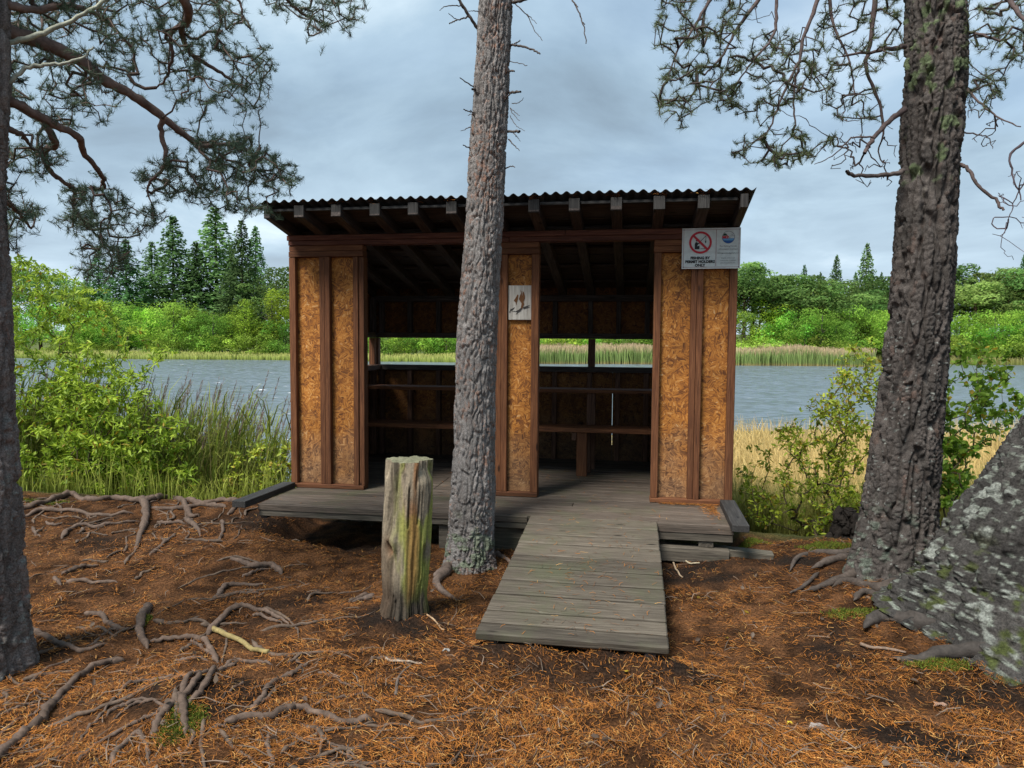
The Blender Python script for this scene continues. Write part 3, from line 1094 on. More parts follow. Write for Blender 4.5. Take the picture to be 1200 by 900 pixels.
def trunk(name, P, R, mat, parent, na=120, step=.012, cell=.05, stretch=.32, depth=.014, flare=.35, flare_h=.35, lobes=5, seed=1,
          cols=((.15, .135, .125), (.21, .12, .085), (.055, .045, .04)), red=.3, lichen=None, rough=.004, fine_to=4.3, crackw=.2):
    P = np.asarray(P, float)
    ln = np.linalg.norm(np.diff(P, axis=0), axis=1).sum()
    C = catmull(P, max(12, int(ln / step)))
    s = np.concatenate([[0], np.cumsum(np.linalg.norm(np.diff(C, axis=0), axis=1))])
    sel_ = np.concatenate([np.where(s < fine_to)[0], np.where(s >= fine_to)[0][::6]])
    tt = np.linspace(0, len(P) - 1, len(C))[sel_]
    C = C[sel_]
    n = len(C)
    s = np.concatenate([[0], np.cumsum(np.linalg.norm(np.diff(C, axis=0), axis=1))])
    r = np.interp(tt, np.arange(len(P)), R)
    T, Aa, B = frames(C)
    th = np.arange(na) * 2 * math.pi / na
    S, TH = np.meshgrid(s, th, indexing='ij')
    ph = np.random.default_rng(seed).uniform(0, 6.28, 4)
    fl = flare * np.exp(-S / flare_h) * (1 + .55 * np.cos(lobes * TH + ph[0]) + .35 * np.cos((lobes - 2) * TH + ph[1]))
    rr = r[:, None] * (1 + np.maximum(fl, -.15))
    r0 = float(np.mean(r))
    Q = np.stack([r0 * np.cos(TH), r0 * np.sin(TH), S], -1).reshape(-1, 3)
    big = fbm(Q * 3.1, seed, 3).reshape(rr.shape) - .5
    rr = rr * (1 + .16 * big)
    W = Q + .035 * (np.stack([fbm(Q * 14, seed + 5, 2), fbm(Q * 14, seed + 6, 2), fbm(Q * 9, seed + 7, 2)], -1) - .5) * (1, 1, 3.0)
    f1, f2, cid = worley(W * np.array([1, 1, stretch]) / cell, seed)
    g1, g2, cid2 = worley(W * np.array([1, 1, .55]) / (cell * .42), seed + 9)
    plate = sstep(.02, crackw, f2 - f1)
    fine = sstep(.0, .3, g2 - g1)
    fn = fbm(Q * 60, seed + 2, 3)
    d = depth * (plate - .75) + depth * .28 * (fine - .5) * plate + rough * (fn - .5) * 2 + depth * .35 * (cid - .5)
    rr = rr + d.reshape(rr.shape)
    V = C[:, None] + rr[..., None] * (np.cos(TH)[..., None] * Aa[:, None] + np.sin(TH)[..., None] * B[:, None])
    V = V.reshape(-1, 3)
    c0, c1, c2 = [np.array(c) for c in cols]
    m1 = fbm(Q * np.array([9, 9, 4.0]), seed + 11, 3)
    k = sstep(1 - red - .12, 1 - red + .12, .55 * cid2 + .45 * m1 + .12)[:, None]
    c = c0 * (.65 + .7 * (.6 * cid + .4 * fn))[:, None]
    c = c * (1 - k) + c1 * (.7 + .6 * fn)[:, None] * k
    dk = sstep(.52, .70, fbm(Q * np.array([13, 13, 6.0]), seed + 13, 3))[:, None]
    c = c * (1 - .7 * dk) + c2 * .7 * dk
    if lichen:
        for (lc, sc2, lo, hi, zr) in lichen:
            mm = sstep(lo, hi, fbm(Q * sc2, seed + int(sc2), 4)) * sstep(zr[0] - .25, zr[0], S.ravel()) * sstep(zr[1] + .3, zr[1], S.ravel())
            c = c * (1 - mm[:, None]) + np.array(lc) * (.6 + .8 * fn)[:, None] * mm[:, None]
            V = V + (T[:, None] * 0 + (V.reshape(n, na, 3) - C[:, None]) / (np.linalg.norm(V.reshape(n, na, 3) - C[:, None], axis=2)[..., None] + 1e-6)).reshape(-1, 3) * (.004 * mm * fn)[:, None]
    i = np.arange(n - 1)[:, None] * na
    j = np.arange(na)[None]
    kk = (j + 1) % na
    F = np.stack([i + j, i + kk, i + na + kk, i + na + j], -1).reshape(-1, 4)
    return np_obj(name, V, F, mat, parent, smooth=True, col=np.clip(c, 0, 1))


def needles_tri(base, d, length, width, col):
    """thin triangles: base points (n,3), directions, lengths"""
    n = len(base)
    side = np.cross(d, rng.normal(size=(n, 3)))
    side /= np.linalg.norm(side, axis=1)[:, None] + 1e-9
    V = np.stack([base - side * width / 2, base + side * width / 2, base + d * length[:, None]], 1).reshape(-1, 3)
    F = np.arange(3 * n).reshape(-1, 3)
    return V, F, np.repeat(col, 3, axis=0)


def unit(v):
    return v / (np.linalg.norm(v, axis=-1, keepdims=True) + 1e-9)


def tufts(name, pts, dirs, parent, mat, per=30, length=.055, width=.0024, back=.09, cols=((.05, .085, .048), (.13, .18, .11)), up=.25):
    n = len(pts)
    k = np.repeat(np.arange(n), per)
    D = unit(dirs + np.array([0, 0, up]))[k]
    t = rng.random(len(k))
    base = pts[k] - unit(dirs)[k] * (back * t)[:, None]
    d = unit(D * .8 + unit(rng.normal(size=(len(k), 3))) * .75)
    ln = length * rng.uniform(.7, 1.15, len(k))
    mixv = np.clip(rng.normal(.35, .25, n), 0, 1)[k] * .7 + .3 * rng.random(len(k))
    c = np.array(cols[0])[None] * (1 - mixv[:, None]) + np.array(cols[1])[None] * mixv[:, None]
    V, F, C = needles_tri(base, d, ln, width, c)
    return np_obj(name, V, F, mat, parent, col=C)


def leaves(name, pts, dirs, parent, mat, per=7, length=.055, width=.022, spread=.09, cols=((.07, .12, .02), (.20, .26, .04)), yellow=.05, droop=.1, out=None):
    n = len(pts)
    k = np.repeat(np.arange(n), per)
    m = len(k)
    base = pts[k] - unit(dirs)[k] * (spread * rng.random(m))[:, None] + rng.normal(0, .012, (m, 3))
    d = unit(unit(dirs)[k] * .6 + unit(rng.normal(size=(m, 3))) * .9 + np.array([0, 0, -droop]))
    nr = unit(np.array([0, 0, 1.0]) + rng.normal(0, .55, (m, 3)))
    s = unit(np.cross(d, nr))
    nr = np.cross(s, d)
    ln = (length * rng.uniform(.55, 1.15, m))[:, None]
    w = (width * rng.uniform(.7, 1.2, m))[:, None]
    V = np.stack([base, base + d * ln * .32 + s * w / 2 + nr * w * .12, base + d * ln * .68 + s * w * .36 + nr * w * .08, base + d * ln - nr * ln * .12,
                  base + d * ln * .68 - s * w * .36 + nr * w * .08, base + d * ln * .32 - s * w / 2 + nr * w * .12], 1)
    mixv = np.clip(rng.normal(.45, .22, n)[k] + rng.normal(0, .2, m), 0, 1)[:, None]
    c = np.array(cols[0]) * (1 - mixv) + np.array(cols[1]) * mixv
    yl = (rng.random(m) < yellow)[:, None]
    c = np.where(yl, np.array([.42, .30, .03]) * rng.uniform(.6, 1.1, (m, 1)), c)
    i = np.arange(m)[:, None] * 6
    F = np.concatenate([i + np.array([0, 1, 2, 3]), i + np.array([0, 3, 4, 5])])
    return np_obj(name, V.reshape(-1, 3), F, mat, parent, col=np.repeat(c, 6, axis=0))


def grow(seeds, targets, seg=.10, wob=.02, sag=.0, bias=None):
    """join every target to the nearest branch so far; returns nodes, parents and tip numbers"""
    order = np.argsort([np.min(((seeds - t) ** 2).sum(1)) for t in targets])
    cap_ = len(seeds) + len(targets) * 40
    Nn = np.zeros((cap_, 3))
    Pa = np.full(cap_, -1)
    k = len(seeds)
    Nn[:k] = seeds
    tips = []
    for o in order:
        t = targets[o]
        dd = ((Nn[:k] - t) ** 2)
        if bias is not None:
            dd = dd * bias
        i = int(np.argmin(dd.sum(1)))
        a = Nn[i]
        dist = np.linalg.norm(t - a)
        m = max(2, min(30, int(dist / seg) + 1))
        per = rng.normal(0, 1, 3) * wob * dist ** .5 * 2
        pi = i
        for q in range(1, m + 1):
            f = q / m
            p = a + (t - a) * f + per * math.sin(math.pi * f) + rng.normal(0, wob * .16, 3) * (q < m)
            p[2] -= sag * dist * math.sin(math.pi * f)
            Nn[k] = p
            Pa[k] = pi
            pi = k
            k += 1
        tips.append(pi)
    return Nn[:k], Pa[:k], np.array(tips)


def branch_mesh(name, Nn, Pa, tips, parent, mat, r_tip=.0022, power=.42, sides=5, col=(.10, .075, .06), col_tip=None):
    cnt = np.zeros(len(Nn))
    cnt[tips] = 1
    for i in range(len(Nn) - 1, -1, -1):
        if Pa[i] >= 0:
            cnt[Pa[i]] += max(cnt[i], .0)
    r = r_tip * np.maximum(cnt, 1) ** power
    ch = np.where(Pa >= 0)[0]
    P0, P1 = Nn[Pa[ch]], Nn[ch]
    R0, R1 = np.minimum(r[Pa[ch]], r[ch] * 1.35), r[ch]
    d = unit(P1 - P0)
    P1 = P1 + d * (R1 * .4)[:, None]
    ref = np.where(np.abs(d[:, 2:3]) < .9, np.array([[0, 0, 1.0]]), np.array([[1.0, 0, 0]]))
    a = unit(np.cross(d, ref))
    b = np.cross(d, a)
    th = np.arange(sides) * 2 * math.pi / sides
    ringv = np.cos(th)[None, :, None] * a[:, None] + np.sin(th)[None, :, None] * b[:, None]
    V = np.concatenate([P0[:, None] + R0[:, None, None] * ringv, P1[:, None] + R1[:, None, None] * ringv], 1).reshape(-1, 3)
    i = np.arange(len(ch))[:, None, None] * 2 * sides
    j = np.arange(sides)[None, :, None]
    kx = (j + 1) % sides
    F = np.concatenate([i + j, i + kx, i + sides + kx, i + sides + j], 2).reshape(-1, 4)
    c = np.array(col) * rng.uniform(.75, 1.25, (len(ch), 1))
    if col_tip is not None:
        w = np.clip(R1 / (r_tip * 3), 0, 1)[:, None]
        c = c * w + np.array(col_tip) * (1 - w)
    return tag(np_obj(name, V, F, mat, parent, smooth=True, col=np.repeat(c, 2 * sides, axis=0)), kind='stuff')


def tip_dirs(Nn, Pa, tips):
    return unit(Nn[tips] - Nn[Pa[tips]])


def in_poly(n, poly_px):
    P = np.array(poly_px, float)
    lo, hi = P.min(0), P.max(0)
    out = []
    while len(out) < n:
        x, y = rng.uniform(lo, hi)
        c = False
        j = len(P) - 1
        for i in range(len(P)):
            if (P[i, 1] > y) != (P[j, 1] > y) and x < (P[j, 0] - P[i, 0]) * (y - P[i, 1]) / (P[j, 1] - P[i, 1]) + P[i, 0]:
                c = not c
            j = i
        if c:
            out.append((x, y))
    return np.array(out)


def zone(n, poly_px, y0, y1):
    """n points whose direction falls in the polygon, at world depths y0..y1"""
    return np.array([on_plane(a, b, 1, rng.uniform(y0, y1)) for a, b in in_poly(n, poly_px)])


def limb(name, px, ys, r0, r1, parent, mat, col=(.15, .10, .08), scale=1.0, off=(0, 0), sides=9, wob=.012):
    pts = [on_plane(off[0] + a * scale, off[1] + b * scale, 1, y_) for (a, b), y_ in zip(px, np.linspace(ys[0], ys[1], len(px)))]
    n = max(8, 5 * len(px))
    C = catmull(pts, n)
    C[1:-1] += rng.normal(0, wob * .25, (n - 2, 3))
    R = np.linspace(r0, r1, n) * rng.uniform(.88, 1.12, n)
    V, F = tube(C, R, sides)
    fn = fbm(V * 25, 77, 3)[:, None]
    np_obj(name, V, F, mat, parent, smooth=True, col=np.array(col) * (.5 + fn))
    return C


# ---- the pine at the left edge
BARK_G = ((.155, .142, .132), (.20, .115, .082), (.07, .06, .053))
pb = on_ground(-14, 786)
YL = pb[1]
pb_l = pb
PINE_L = thing('pine_tree', pb, 'pine with rough bark spreading dark needle sprays and bare crooked roots, beside the root-covered ground', 'tree')
lp = [pb - A(0, 0, .12)] + [on_plane(a, b, 1, YL) for a, b in ((-17, 700), (-21, 560), (-26, 400), (-30, 200), (-26, 0))] + [on_plane(-30, -900, 1, YL + .3), on_plane(-20, -1500, 1, YL + .3)]
trunk('trunk', lp, [.175, .155, .136, .124, .115, .112, .095, .05], M_BARK, PINE_L, na=140, step=.0115, cell=.046, depth=.024, stretch=.14, flare=.22, flare_h=.16, seed=4, red=.12,
      cols=((.165, .138, .124), (.21, .135, .11), (.095, .08, .072)), lichen=[((.20, .20, .18), 45, .67, .72, (.1, 1.2))])
Z5 = dict(scale=440 / 1200)
LIMBS = [
    ([(-60, 80), (20, 100), (120, 130), (240, 185), (340, 260), (430, 310), (520, 375), (600, 440), (650, 465), (760, 455)], (YL, -1.75), .040, .010),
    ([(-50, 300), (15, 315), (100, 355), (180, 400), (250, 440), (270, 490), (310, 540), (330, 570), (325, 605), (285, 600)], (YL, -1.9), .026, .007),
    ([(140, 380), (175, 460), (145, 480), (150, 530), (200, 580), (240, 610), (235, 660), (290, 730), (340, 780)], (-2.45, -1.8), .019, .005),
    ([(520, 375), (515, 420), (530, 500), (520, 540), (480, 580), (470, 610)], (-2.15, -2.0), .016, .005),
    ([(-50, -60), (180, -110), (400, -90), (570, -20), (600, 60), (580, 95), (610, 170), (690, 220), (760, 270)], (YL, -1.6), .034, .007),
    ([(600, 60), (545, 110), (550, 180), (530, 250), (500, 280)], (-2.1, -1.9), .014, .004),
    ([(-60, 360), (20, 410), (70, 430), (110, 480)], (YL, -2.5), .02, .006),
    ([(-60, 600), (10, 640), (60, 680), (100, 730)], (YL, -2.3), .016, .005),
    ([(570, -20), (740, -40), (900, -10), (960, 40), (1050, 80)], (-2.3, -1.4), .016, .005),
    ([(740, -40), (770, 15), (772, 60), (735, 80)], (-2.0, -1.9), .008, .003),
    ([(-40, 0), (100, 30), (230, 20), (330, 60), (420, 150)], (YL, -2.2), .022, .006),
]
LC = [limb('limb', p, ys, a, b, PINE_L, M_ROOT, col=(.16, .105, .085), **Z5) for p, ys, a, b in LIMBS]
limb('lichened_limb', [(-30, 190), (20, 150), (120, 110), (230, 65), (345, -5)], (YL, -2.6), .014, .008, PINE_L, M_ROOT, col=(.33, .33, .25), **Z5)
limb('lichened_limb', [(-30, 300), (30, 260), (90, 215), (180, 205), (260, 185), (300, 150)], (YL, -2.6), .012, .004, PINE_L, M_ROOT, col=(.33, .33, .26), **Z5)
z5 = lambda pts: [(a * 440 / 1200, b * 440 / 1200) for a, b in pts]
seeds = np.concatenate(LC)
T_ = np.concatenate([
    zone(270, z5([(-40, -60), (420, -60), (470, 120), (430, 230), (390, 400), (200, 420), (-40, 350)]), YL + .1, -1.7),
    zone(200, z5([(420, -60), (720, -60), (800, 90), (885, 200), (850, 360), (660, 370), (520, 300), (450, 150)]), -2.3, -1.5),
    zone(130, z5([(500, 380), (640, 420), (800, 430), (900, 500), (955, 550), (930, 640), (800, 600), (660, 500)]), -2.1, -1.5),
    zone(120, z5([(420, 500), (560, 480), (760, 560), (890, 690), (820, 690), (640, 670), (450, 590)]), -2.2, -1.6),
    zone(135, z5([(160, 600), (300, 590), (430, 620), (600, 690), (430, 760), (420, 860), (320, 830), (180, 720)]), -2.2, -1.6),
    zone(60, z5([(-40, 560), (120, 620), (150, 690), (60, 740), (110, 790), (-40, 800)]), YL + .1, -2.1),
    zone(40, z5([(-40, 420), (180, 430), (240, 520), (120, 560), (-40, 560)]), YL + .1, -2.1),
    zone(55, z5([(820, -30), (1160, -30), (1175, 90), (1130, 125), (1000, 110), (940, 50), (850, 20)]), -1.9, -1.2),
    zone(22, z5([(220, 820), (420, 800), (400, 900), (240, 890)]), -2.0, -1.6),
])
Nn, Pa, tips = grow(seeds, T_, seg=.07, wob=.03, sag=.08)
branch_mesh('twigs', Nn, Pa, tips, PINE_L, M_TWIG, .0021, .40, 4, col=(.11, .075, .062), col_tip=(.13, .09, .07))
dirs = tip_dirs(Nn, Pa, tips)
mid = Pa[tips]
mid2 = Pa[mid]
ok2 = mid2 >= 0
TP = np.concatenate([Nn[tips], Nn[mid], Nn[mid2[ok2]] + rng.normal(0, .03, (ok2.sum(), 3))])
TD = np.concatenate([dirs, unit(dirs + rng.normal(0, .5, dirs.shape)), unit(dirs[ok2] + rng.normal(0, .8, (ok2.sum(), 3)))])
tufts('needles', TP, TD, PINE_L, M_PINELEAF, per=28, length=.042, width=.0026, back=.05)

# ---- the pine in front of the shelter
pb = on_ground(551, 661)
YC = pb[1]
PINE_C = thing('pine_tree', pb, 'slender grey-barked pine with dead branch stubs, standing straight in front of the shelter', 'tree')
cp = [pb - A(0, 0, .12)] + [on_plane(a, b, 1, YC) for a, b in ((551, 640), (555, 560), (559, 400), (568, 250), (575, 120), (581, 0), (588, -150), (600, -500), (606, -1000))]
trunk('trunk', cp, [.170, .158, .143, .133, .121, .112, .105, .10, .09, .05], M_BARK, PINE_C, na=176, step=.0088, cell=.029, depth=.017, stretch=.15, flare=.24, flare_h=.16, seed=8, red=.16,
      cols=((.20, .184, .172), (.25, .15, .11), (.13, .117, .108)), lichen=[((.15, .17, .12), 18, .56, .64, (-.1, .28))])
ST = [
    ([(280, 160), (262, 140), (220, 80), (165, -10)], .013, .010), ([(220, 80), (205, 95), (160, 105), (120, 125)], .006, .004), ([(160, 105), (115, 70)], .003, .002),
    ([(180, 30), (110, 30), (68, 55)], .004, .002), ([(285, 60), (220, 58)], .004, .002), ([(435, 12), (480, 8), (540, -10)], .012, .009), ([(465, 18), (530, 80), (570, 160), (610, 215)], .004, .002),
    ([(530, 75), (580, 125)], .003, .0015), ([(430, 235), (500, 245), (560, 262), (598, 285)], .008, .005), ([(460, 235), (492, 212)], .004, .003), ([(435, 322), (530, 345)], .003, .002),
    ([(430, 372), (462, 376)], .006, .005), ([(285, 470), (240, 470)], .010, .008), ([(250, 460), (175, 410)], .0045, .003), ([(430, 490), (495, 484)], .009, .007), ([(380, 550), (410, 530), (445, 490)], .006, .004),
    ([(450, 545), (490, 540), (512, 515)], .003, .0015), ([(440, 570), (490, 610)], .003, .0015), ([(280, 650), (262, 632), (232, 580)], .006, .004), ([(232, 592), (195, 576)], .004, .003),
    ([(275, 655), (225, 672), (180, 690)], .005, .002), ([(440, 610), (470, 660), (518, 692)], .003, .0012), ([(425, 694), (490, 692)], .009, .008), ([(455, 700), (495, 745)], .003, .0015),
    ([(432, 735), (465, 770), (490, 795)], .0045, .002), ([(262, 790), (225, 780), (192, 765)], .006, .003), ([(415, 890), (450, 875), (466, 882)], .005, .002), ([(440, 570), (455, 600), (490, 636)], .003, .0015),
    ([(268, 600), (218, 608)], .003, .002)]
for p, a, b in ST:
    limb('dead_branch', p, (YC, YC - .12), a, b, PINE_C, M_ROOT, col=(.075, .06, .052), scale=200 / 900, off=(500, 0), sides=6, wob=.008)
for p, a, b in (([(420, -140), (560, -90), (720, -40), (765, -5), (800, 60), (825, 130), (840, 230)], .008, .003), ([(780, 20), (800, 38)], .003, .002), ([(822, 118), (834, 130)], .003, .002)):
    limb('dead_branch', p, (YC, YC - .3) if len(p) > 3 else (YC - .24, YC - .26), a, b, PINE_C, M_ROOT, col=(.07, .055, .05), scale=200 / 900, off=(500, 0), sides=6)
for p, r_ in (([(535, 662), (524, 668), (516, 674), (508, 678)], (.05, .02)), ([(528, 668), (512, 682), (518, 694), (536, 706)], (.030, .014)), ([(440, 700), (425, 704), (412, 708)], (.02, .006)),
              ([(575, 650), (590, 655), (600, 662)], (.03, .01))):
    pts = np.array([on_ground(a, b) + A(0, 0, .012) for a, b in p])
    root_obj(catmull(pts, 18), np.linspace(r_[0], r_[1], 18), PINE_C, (.13, .095, .075))

# ---- the thick pine on the right
pb = on_ground(1046, 668)
YR = pb[1]
PINE_R = thing('pine_tree', pb, 'thick dark-barked pine with mossy lichen and drooping needle sprays, beside the leaning birch', 'tree')
rp = [pb - A(0, 0, .15)] + [on_plane(a, b, 1, YR) for a, b in ((1050, 630), (1058, 560), (1067, 480), (1075, 400), (1083, 300), (1091, 180), (1096, 80), (1097, 0), (1098, -200), (1094, -700), (1090, -1200))]
trunk('trunk', rp, [.245, .220, .193, .175, .166, .160, .156, .154, .154, .145, .11, .06], M_BARK, PINE_R, na=190, step=.012, cell=.052, depth=.034, stretch=.12, flare=.30, flare_h=.22, lobes=5, seed=15, red=.10,
      cols=((.076, .065, .058), (.10, .068, .055), (.045, .04, .036)),
      lichen=[((.11, .125, .10), 22, .58, .66, (-.1, .4)), ((.10, .125, .065), 15, .57, .66, (2.65, 3.9)), ((.20, .21, .19), 60, .70, .74, (.0, 1.6))])
Z6 = dict(scale=440 / 1200, off=(760, 0))
RL_ = [
    ([(860, -130), (720, -150), (540, -120), (360, -110), (240, -70), (140, -30)], (YR, -1.6), .045, .012),
    ([(720, -150), (725, 0), (705, 150), (695, 220), (730, 310), (750, 390), (745, 450)], (-1.0, -1.0), .017, .005),
    ([(560, -120), (540, 0), (500, 110), (480, 200), (465, 300), (470, 400)], (-1.2, -1.3), .014, .004),
    ([(380, -110), (350, 0), (290, 80), (240, 170), (180, 240)], (-1.4, -1.5), .014, .004),
    ([(430, -115), (410, 0), (400, 110), (330, 200), (270, 280)], (-1.35, -1.45), .012, .003),
    ([(600, -125), (580, 0), (600, 110), (645, 200), (660, 300)], (-1.1, -1.2), .012, .003),
    ([(240, -70), (190, 10), (150, 80), (90, 170), (60, 260)], (-1.5, -1.7), .011, .003),
    ([(480, 200), (430, 300), (380, 420), (310, 470)], (-1.3, -1.4), .008, .003),
    ([(820, 350), (770, 385), (720, 440), (690, 490)], (YR - .1, YR - .3), .019, .010),
    ([(820, 150), (740, 160), (620, 180)], (YR - .1, YR - .4), .016, .005),
    ([(720, 440), (650, 440), (600, 490), (530, 525)], (YR - .3, -1.2), .006, .002),
    ([(1000, -120), (1080, -60), (1150, 0), (1200, 60), (1260, 140)], (YR, YR - .5), .022, .006),
    ([(1000, 100), (1060, 110), (1130, 130), (1180, 100)], (YR, YR - .4), .010, .004),
    ([(1000, 260), (1040, 310), (1110, 370), (1190, 405)], (YR, YR - .4), .009, .003),
]
RC = [limb('limb', p, ys, a, b, PINE_R, M_ROOT, col=(.085, .06, .055), **Z6) for p, ys, a, b in RL_]
limb('dead_branch', [(815, 545), (790, 555), (720, 562), (650, 558), (632, 548)], (YR - .1, YR - .3), .015, .009, PINE_R, M_ROOT, col=(.09, .07, .062), **Z6)
limb('dead_branch', [(985, 522), (1005, 530), (1030, 550), (1050, 590), (1110, 640), (1135, 672)], (YR - .05, YR - .3), .012, .007, PINE_R, M_ROOT, col=(.07, .05, .045), **Z6)
limb('dead_branch', [(985, 420), (1050, 430), (1085, 440), (1100, 475)], (YR - .05, YR - .2), .005, .002, PINE_R, M_ROOT, col=(.07, .05, .045), **Z6)
z6 = lambda pts: [(760 + a * 440 / 1200, b * 440 / 1200) for a, b in pts]
T_ = np.concatenate([
    zone(170, z6([(10, -40), (300, -40), (330, 90), (240, 250), (140, 400), (40, 425), (10, 330), (40, 200)]), -1.9, -1.2),
    zone(180, z6([(260, 200), (400, 80), (560, 90), (600, 260), (580, 350), (470, 330), (420, 390), (260, 380), (180, 330)]), -1.7, -1.0),
    zone(80, z6([(300, 430), (420, 420), (600, 420), (600, 470), (480, 525), (370, 535), (250, 490)]), -1.6, -1.1),
    zone(95, z6([(560, -40), (815, -40), (815, 180), (700, 240), (590, 240), (530, 110)]), -1.3, YR - .1),
    zone(22, z6([(590, 290), (740, 280), (740, 380), (640, 400), (580, 370)]), -1.2, -.8),
    zone(115, z6([(1000, -40), (1250, -40), (1250, 160), (1150, 220), (1120, 330), (1020, 380), (1010, 200)]), -1.2, YR + .2),
])
Nn, Pa, tips = grow(np.concatenate(RC), T_, seg=.07, wob=.03, sag=.06)
branch_mesh('twigs', Nn, Pa, tips, PINE_R, M_TWIG, .0024, .38, 4, col=(.06, .045, .042), col_tip=(.075, .055, .05))
dirs = tip_dirs(Nn, Pa, tips)
mid = Pa[tips]
TP = np.concatenate([Nn[tips], Nn[mid]])
TD = np.concatenate([dirs, unit(dirs + rng.normal(0, .6, dirs.shape))])
tufts('needles', TP, TD, PINE_R, M_PINELEAF, per=28, length=.038, width=.0025, back=.045, cols=((.07, .10, .04), (.17, .205, .085)))
# bare side twigs among the sprays
T_ = np.concatenate([zone(60, z6([(520, 430), (800, 400), (790, 600), (690, 590), (560, 520)]), -1.1, YR - .1), zone(30, z6([(300, 20), (700, 20), (760, 380), (420, 420)]), -1.5, -1.0),
                     zone(25, z6([(1000, 260), (1190, 330), (1100, 470), (1010, 450)]), -1.1, YR)])
Nn, Pa, tips = grow(np.concatenate(RC), T_, seg=.035, wob=.03, sag=.05)
branch_mesh('bare_twigs', Nn, Pa, tips, PINE_R, M_TWIG, .0018, .4, 4, col=(.06, .045, .042))
for p, r_ in (([(1030, 650), (1000, 655), (975, 658), (950, 668)], (.05, .014)), ([(1035, 665), (1010, 672), (985, 680), (960, 690), (945, 694)], (.04, .012)), ([(1020, 645), (985, 650), (960, 648), (935, 655), (925, 672)], (.03, .01)),
              ([(1060, 680), (1035, 690), (1015, 688), (990, 682), (975, 690)], (.035, .014)), ([(1065, 705), (1030, 700), (1012, 695), (1000, 706)], (.03, .015)), ([(960, 672), (940, 690), (925, 697)], (.016, .006))):
    pts = np.array([on_ground(a, b) + A(0, 0, .010) for a, b in p])
    root_obj(catmull(pts, 18), np.linspace(r_[0], r_[1], 18), PINE_R, (.068, .053, .043))

# ---- the old leaning birch
bc = A(4.80, -1.62, hz(4.8, -1.62))
BIRCH = thing('birch_tree', bc, 'massive leaning birch base with blackened cracked bark, pale lichen and moss', 'tree')
bp = [bc + A(-.10, 0, -.25), bc + A(.0, .0, .0), bc + A(.12, .03, .35), bc + A(.36, .06, .80), bc + A(.74, .12, 1.35), bc + A(1.25, .2, 2.1), bc + A(2.0, .3, 3.4), bc + A(2.5, .3, 5.2)]
trunk('trunk', bp, [.50, .45, .385, .345, .315, .27, .21, .10], M_BIRCH, BIRCH, na=230, step=.0105, cell=.060, depth=.032, stretch=.34, flare=.24, crackw=.34, flare_h=.30, lobes=5, seed=23, red=.0, rough=.014, fine_to=2.6,
      cols=((.047, .043, .039), (.05, .042, .036), (.026, .024, .022)),
      lichen=[((.17, .185, .155), 44, .61, .68, (.0, 6)), ((.19, .20, .175), 19, .64, .71, (.1, 9)), ((.05, .06, .018), 22, .58, .68, (-.2, .34))])
for p, r_ in (([(1100, 735), (1060, 728), (1040, 724), (1022, 728), (1012, 738)], (.06, .016)), ([(1180, 765), (1140, 764), (1100, 768), (1070, 776), (1045, 772)], (.045, .012))):
    pts = np.array([on_ground(a, b) + A(0, 0, .008) for a, b in p])
    root_obj(catmull(pts, 18), np.linspace(r_[0], r_[1], 18), BIRCH, (.05, .042, .036))
BL = [limb('limb', p, ys, a, b, BIRCH, M_ROOT, col=(.07, .05, .055), **Z6) for p, ys, a, b in (
    ([(1520, 160), (1400, 300), (1300, 380), (1220, 440), (1160, 490), (1165, 560), (1190, 640)], (-1.4, -1.6), .012, .003),
    ([(1220, 440), (1215, 540), (1180, 620), (1150, 700)], (-1.55, -1.6), .005, .002),
    ([(1400, 300), (1300, 480), (1230, 620), (1200, 720)], (-1.5, -1.6), .006, .002))]
T_ = zone(46, z6([(1130, 560), (1260, 520), (1260, 820), (1150, 850), (1090, 740)]), -1.8, -1.4)
Nn, Pa, tips = grow(np.concatenate(BL), T_, seg=.03, wob=.025, sag=-.03)
branch_mesh('bare_twigs', Nn, Pa, tips, BIRCH, M_TWIG, .0013, .42, 4, col=(.08, .055, .06))


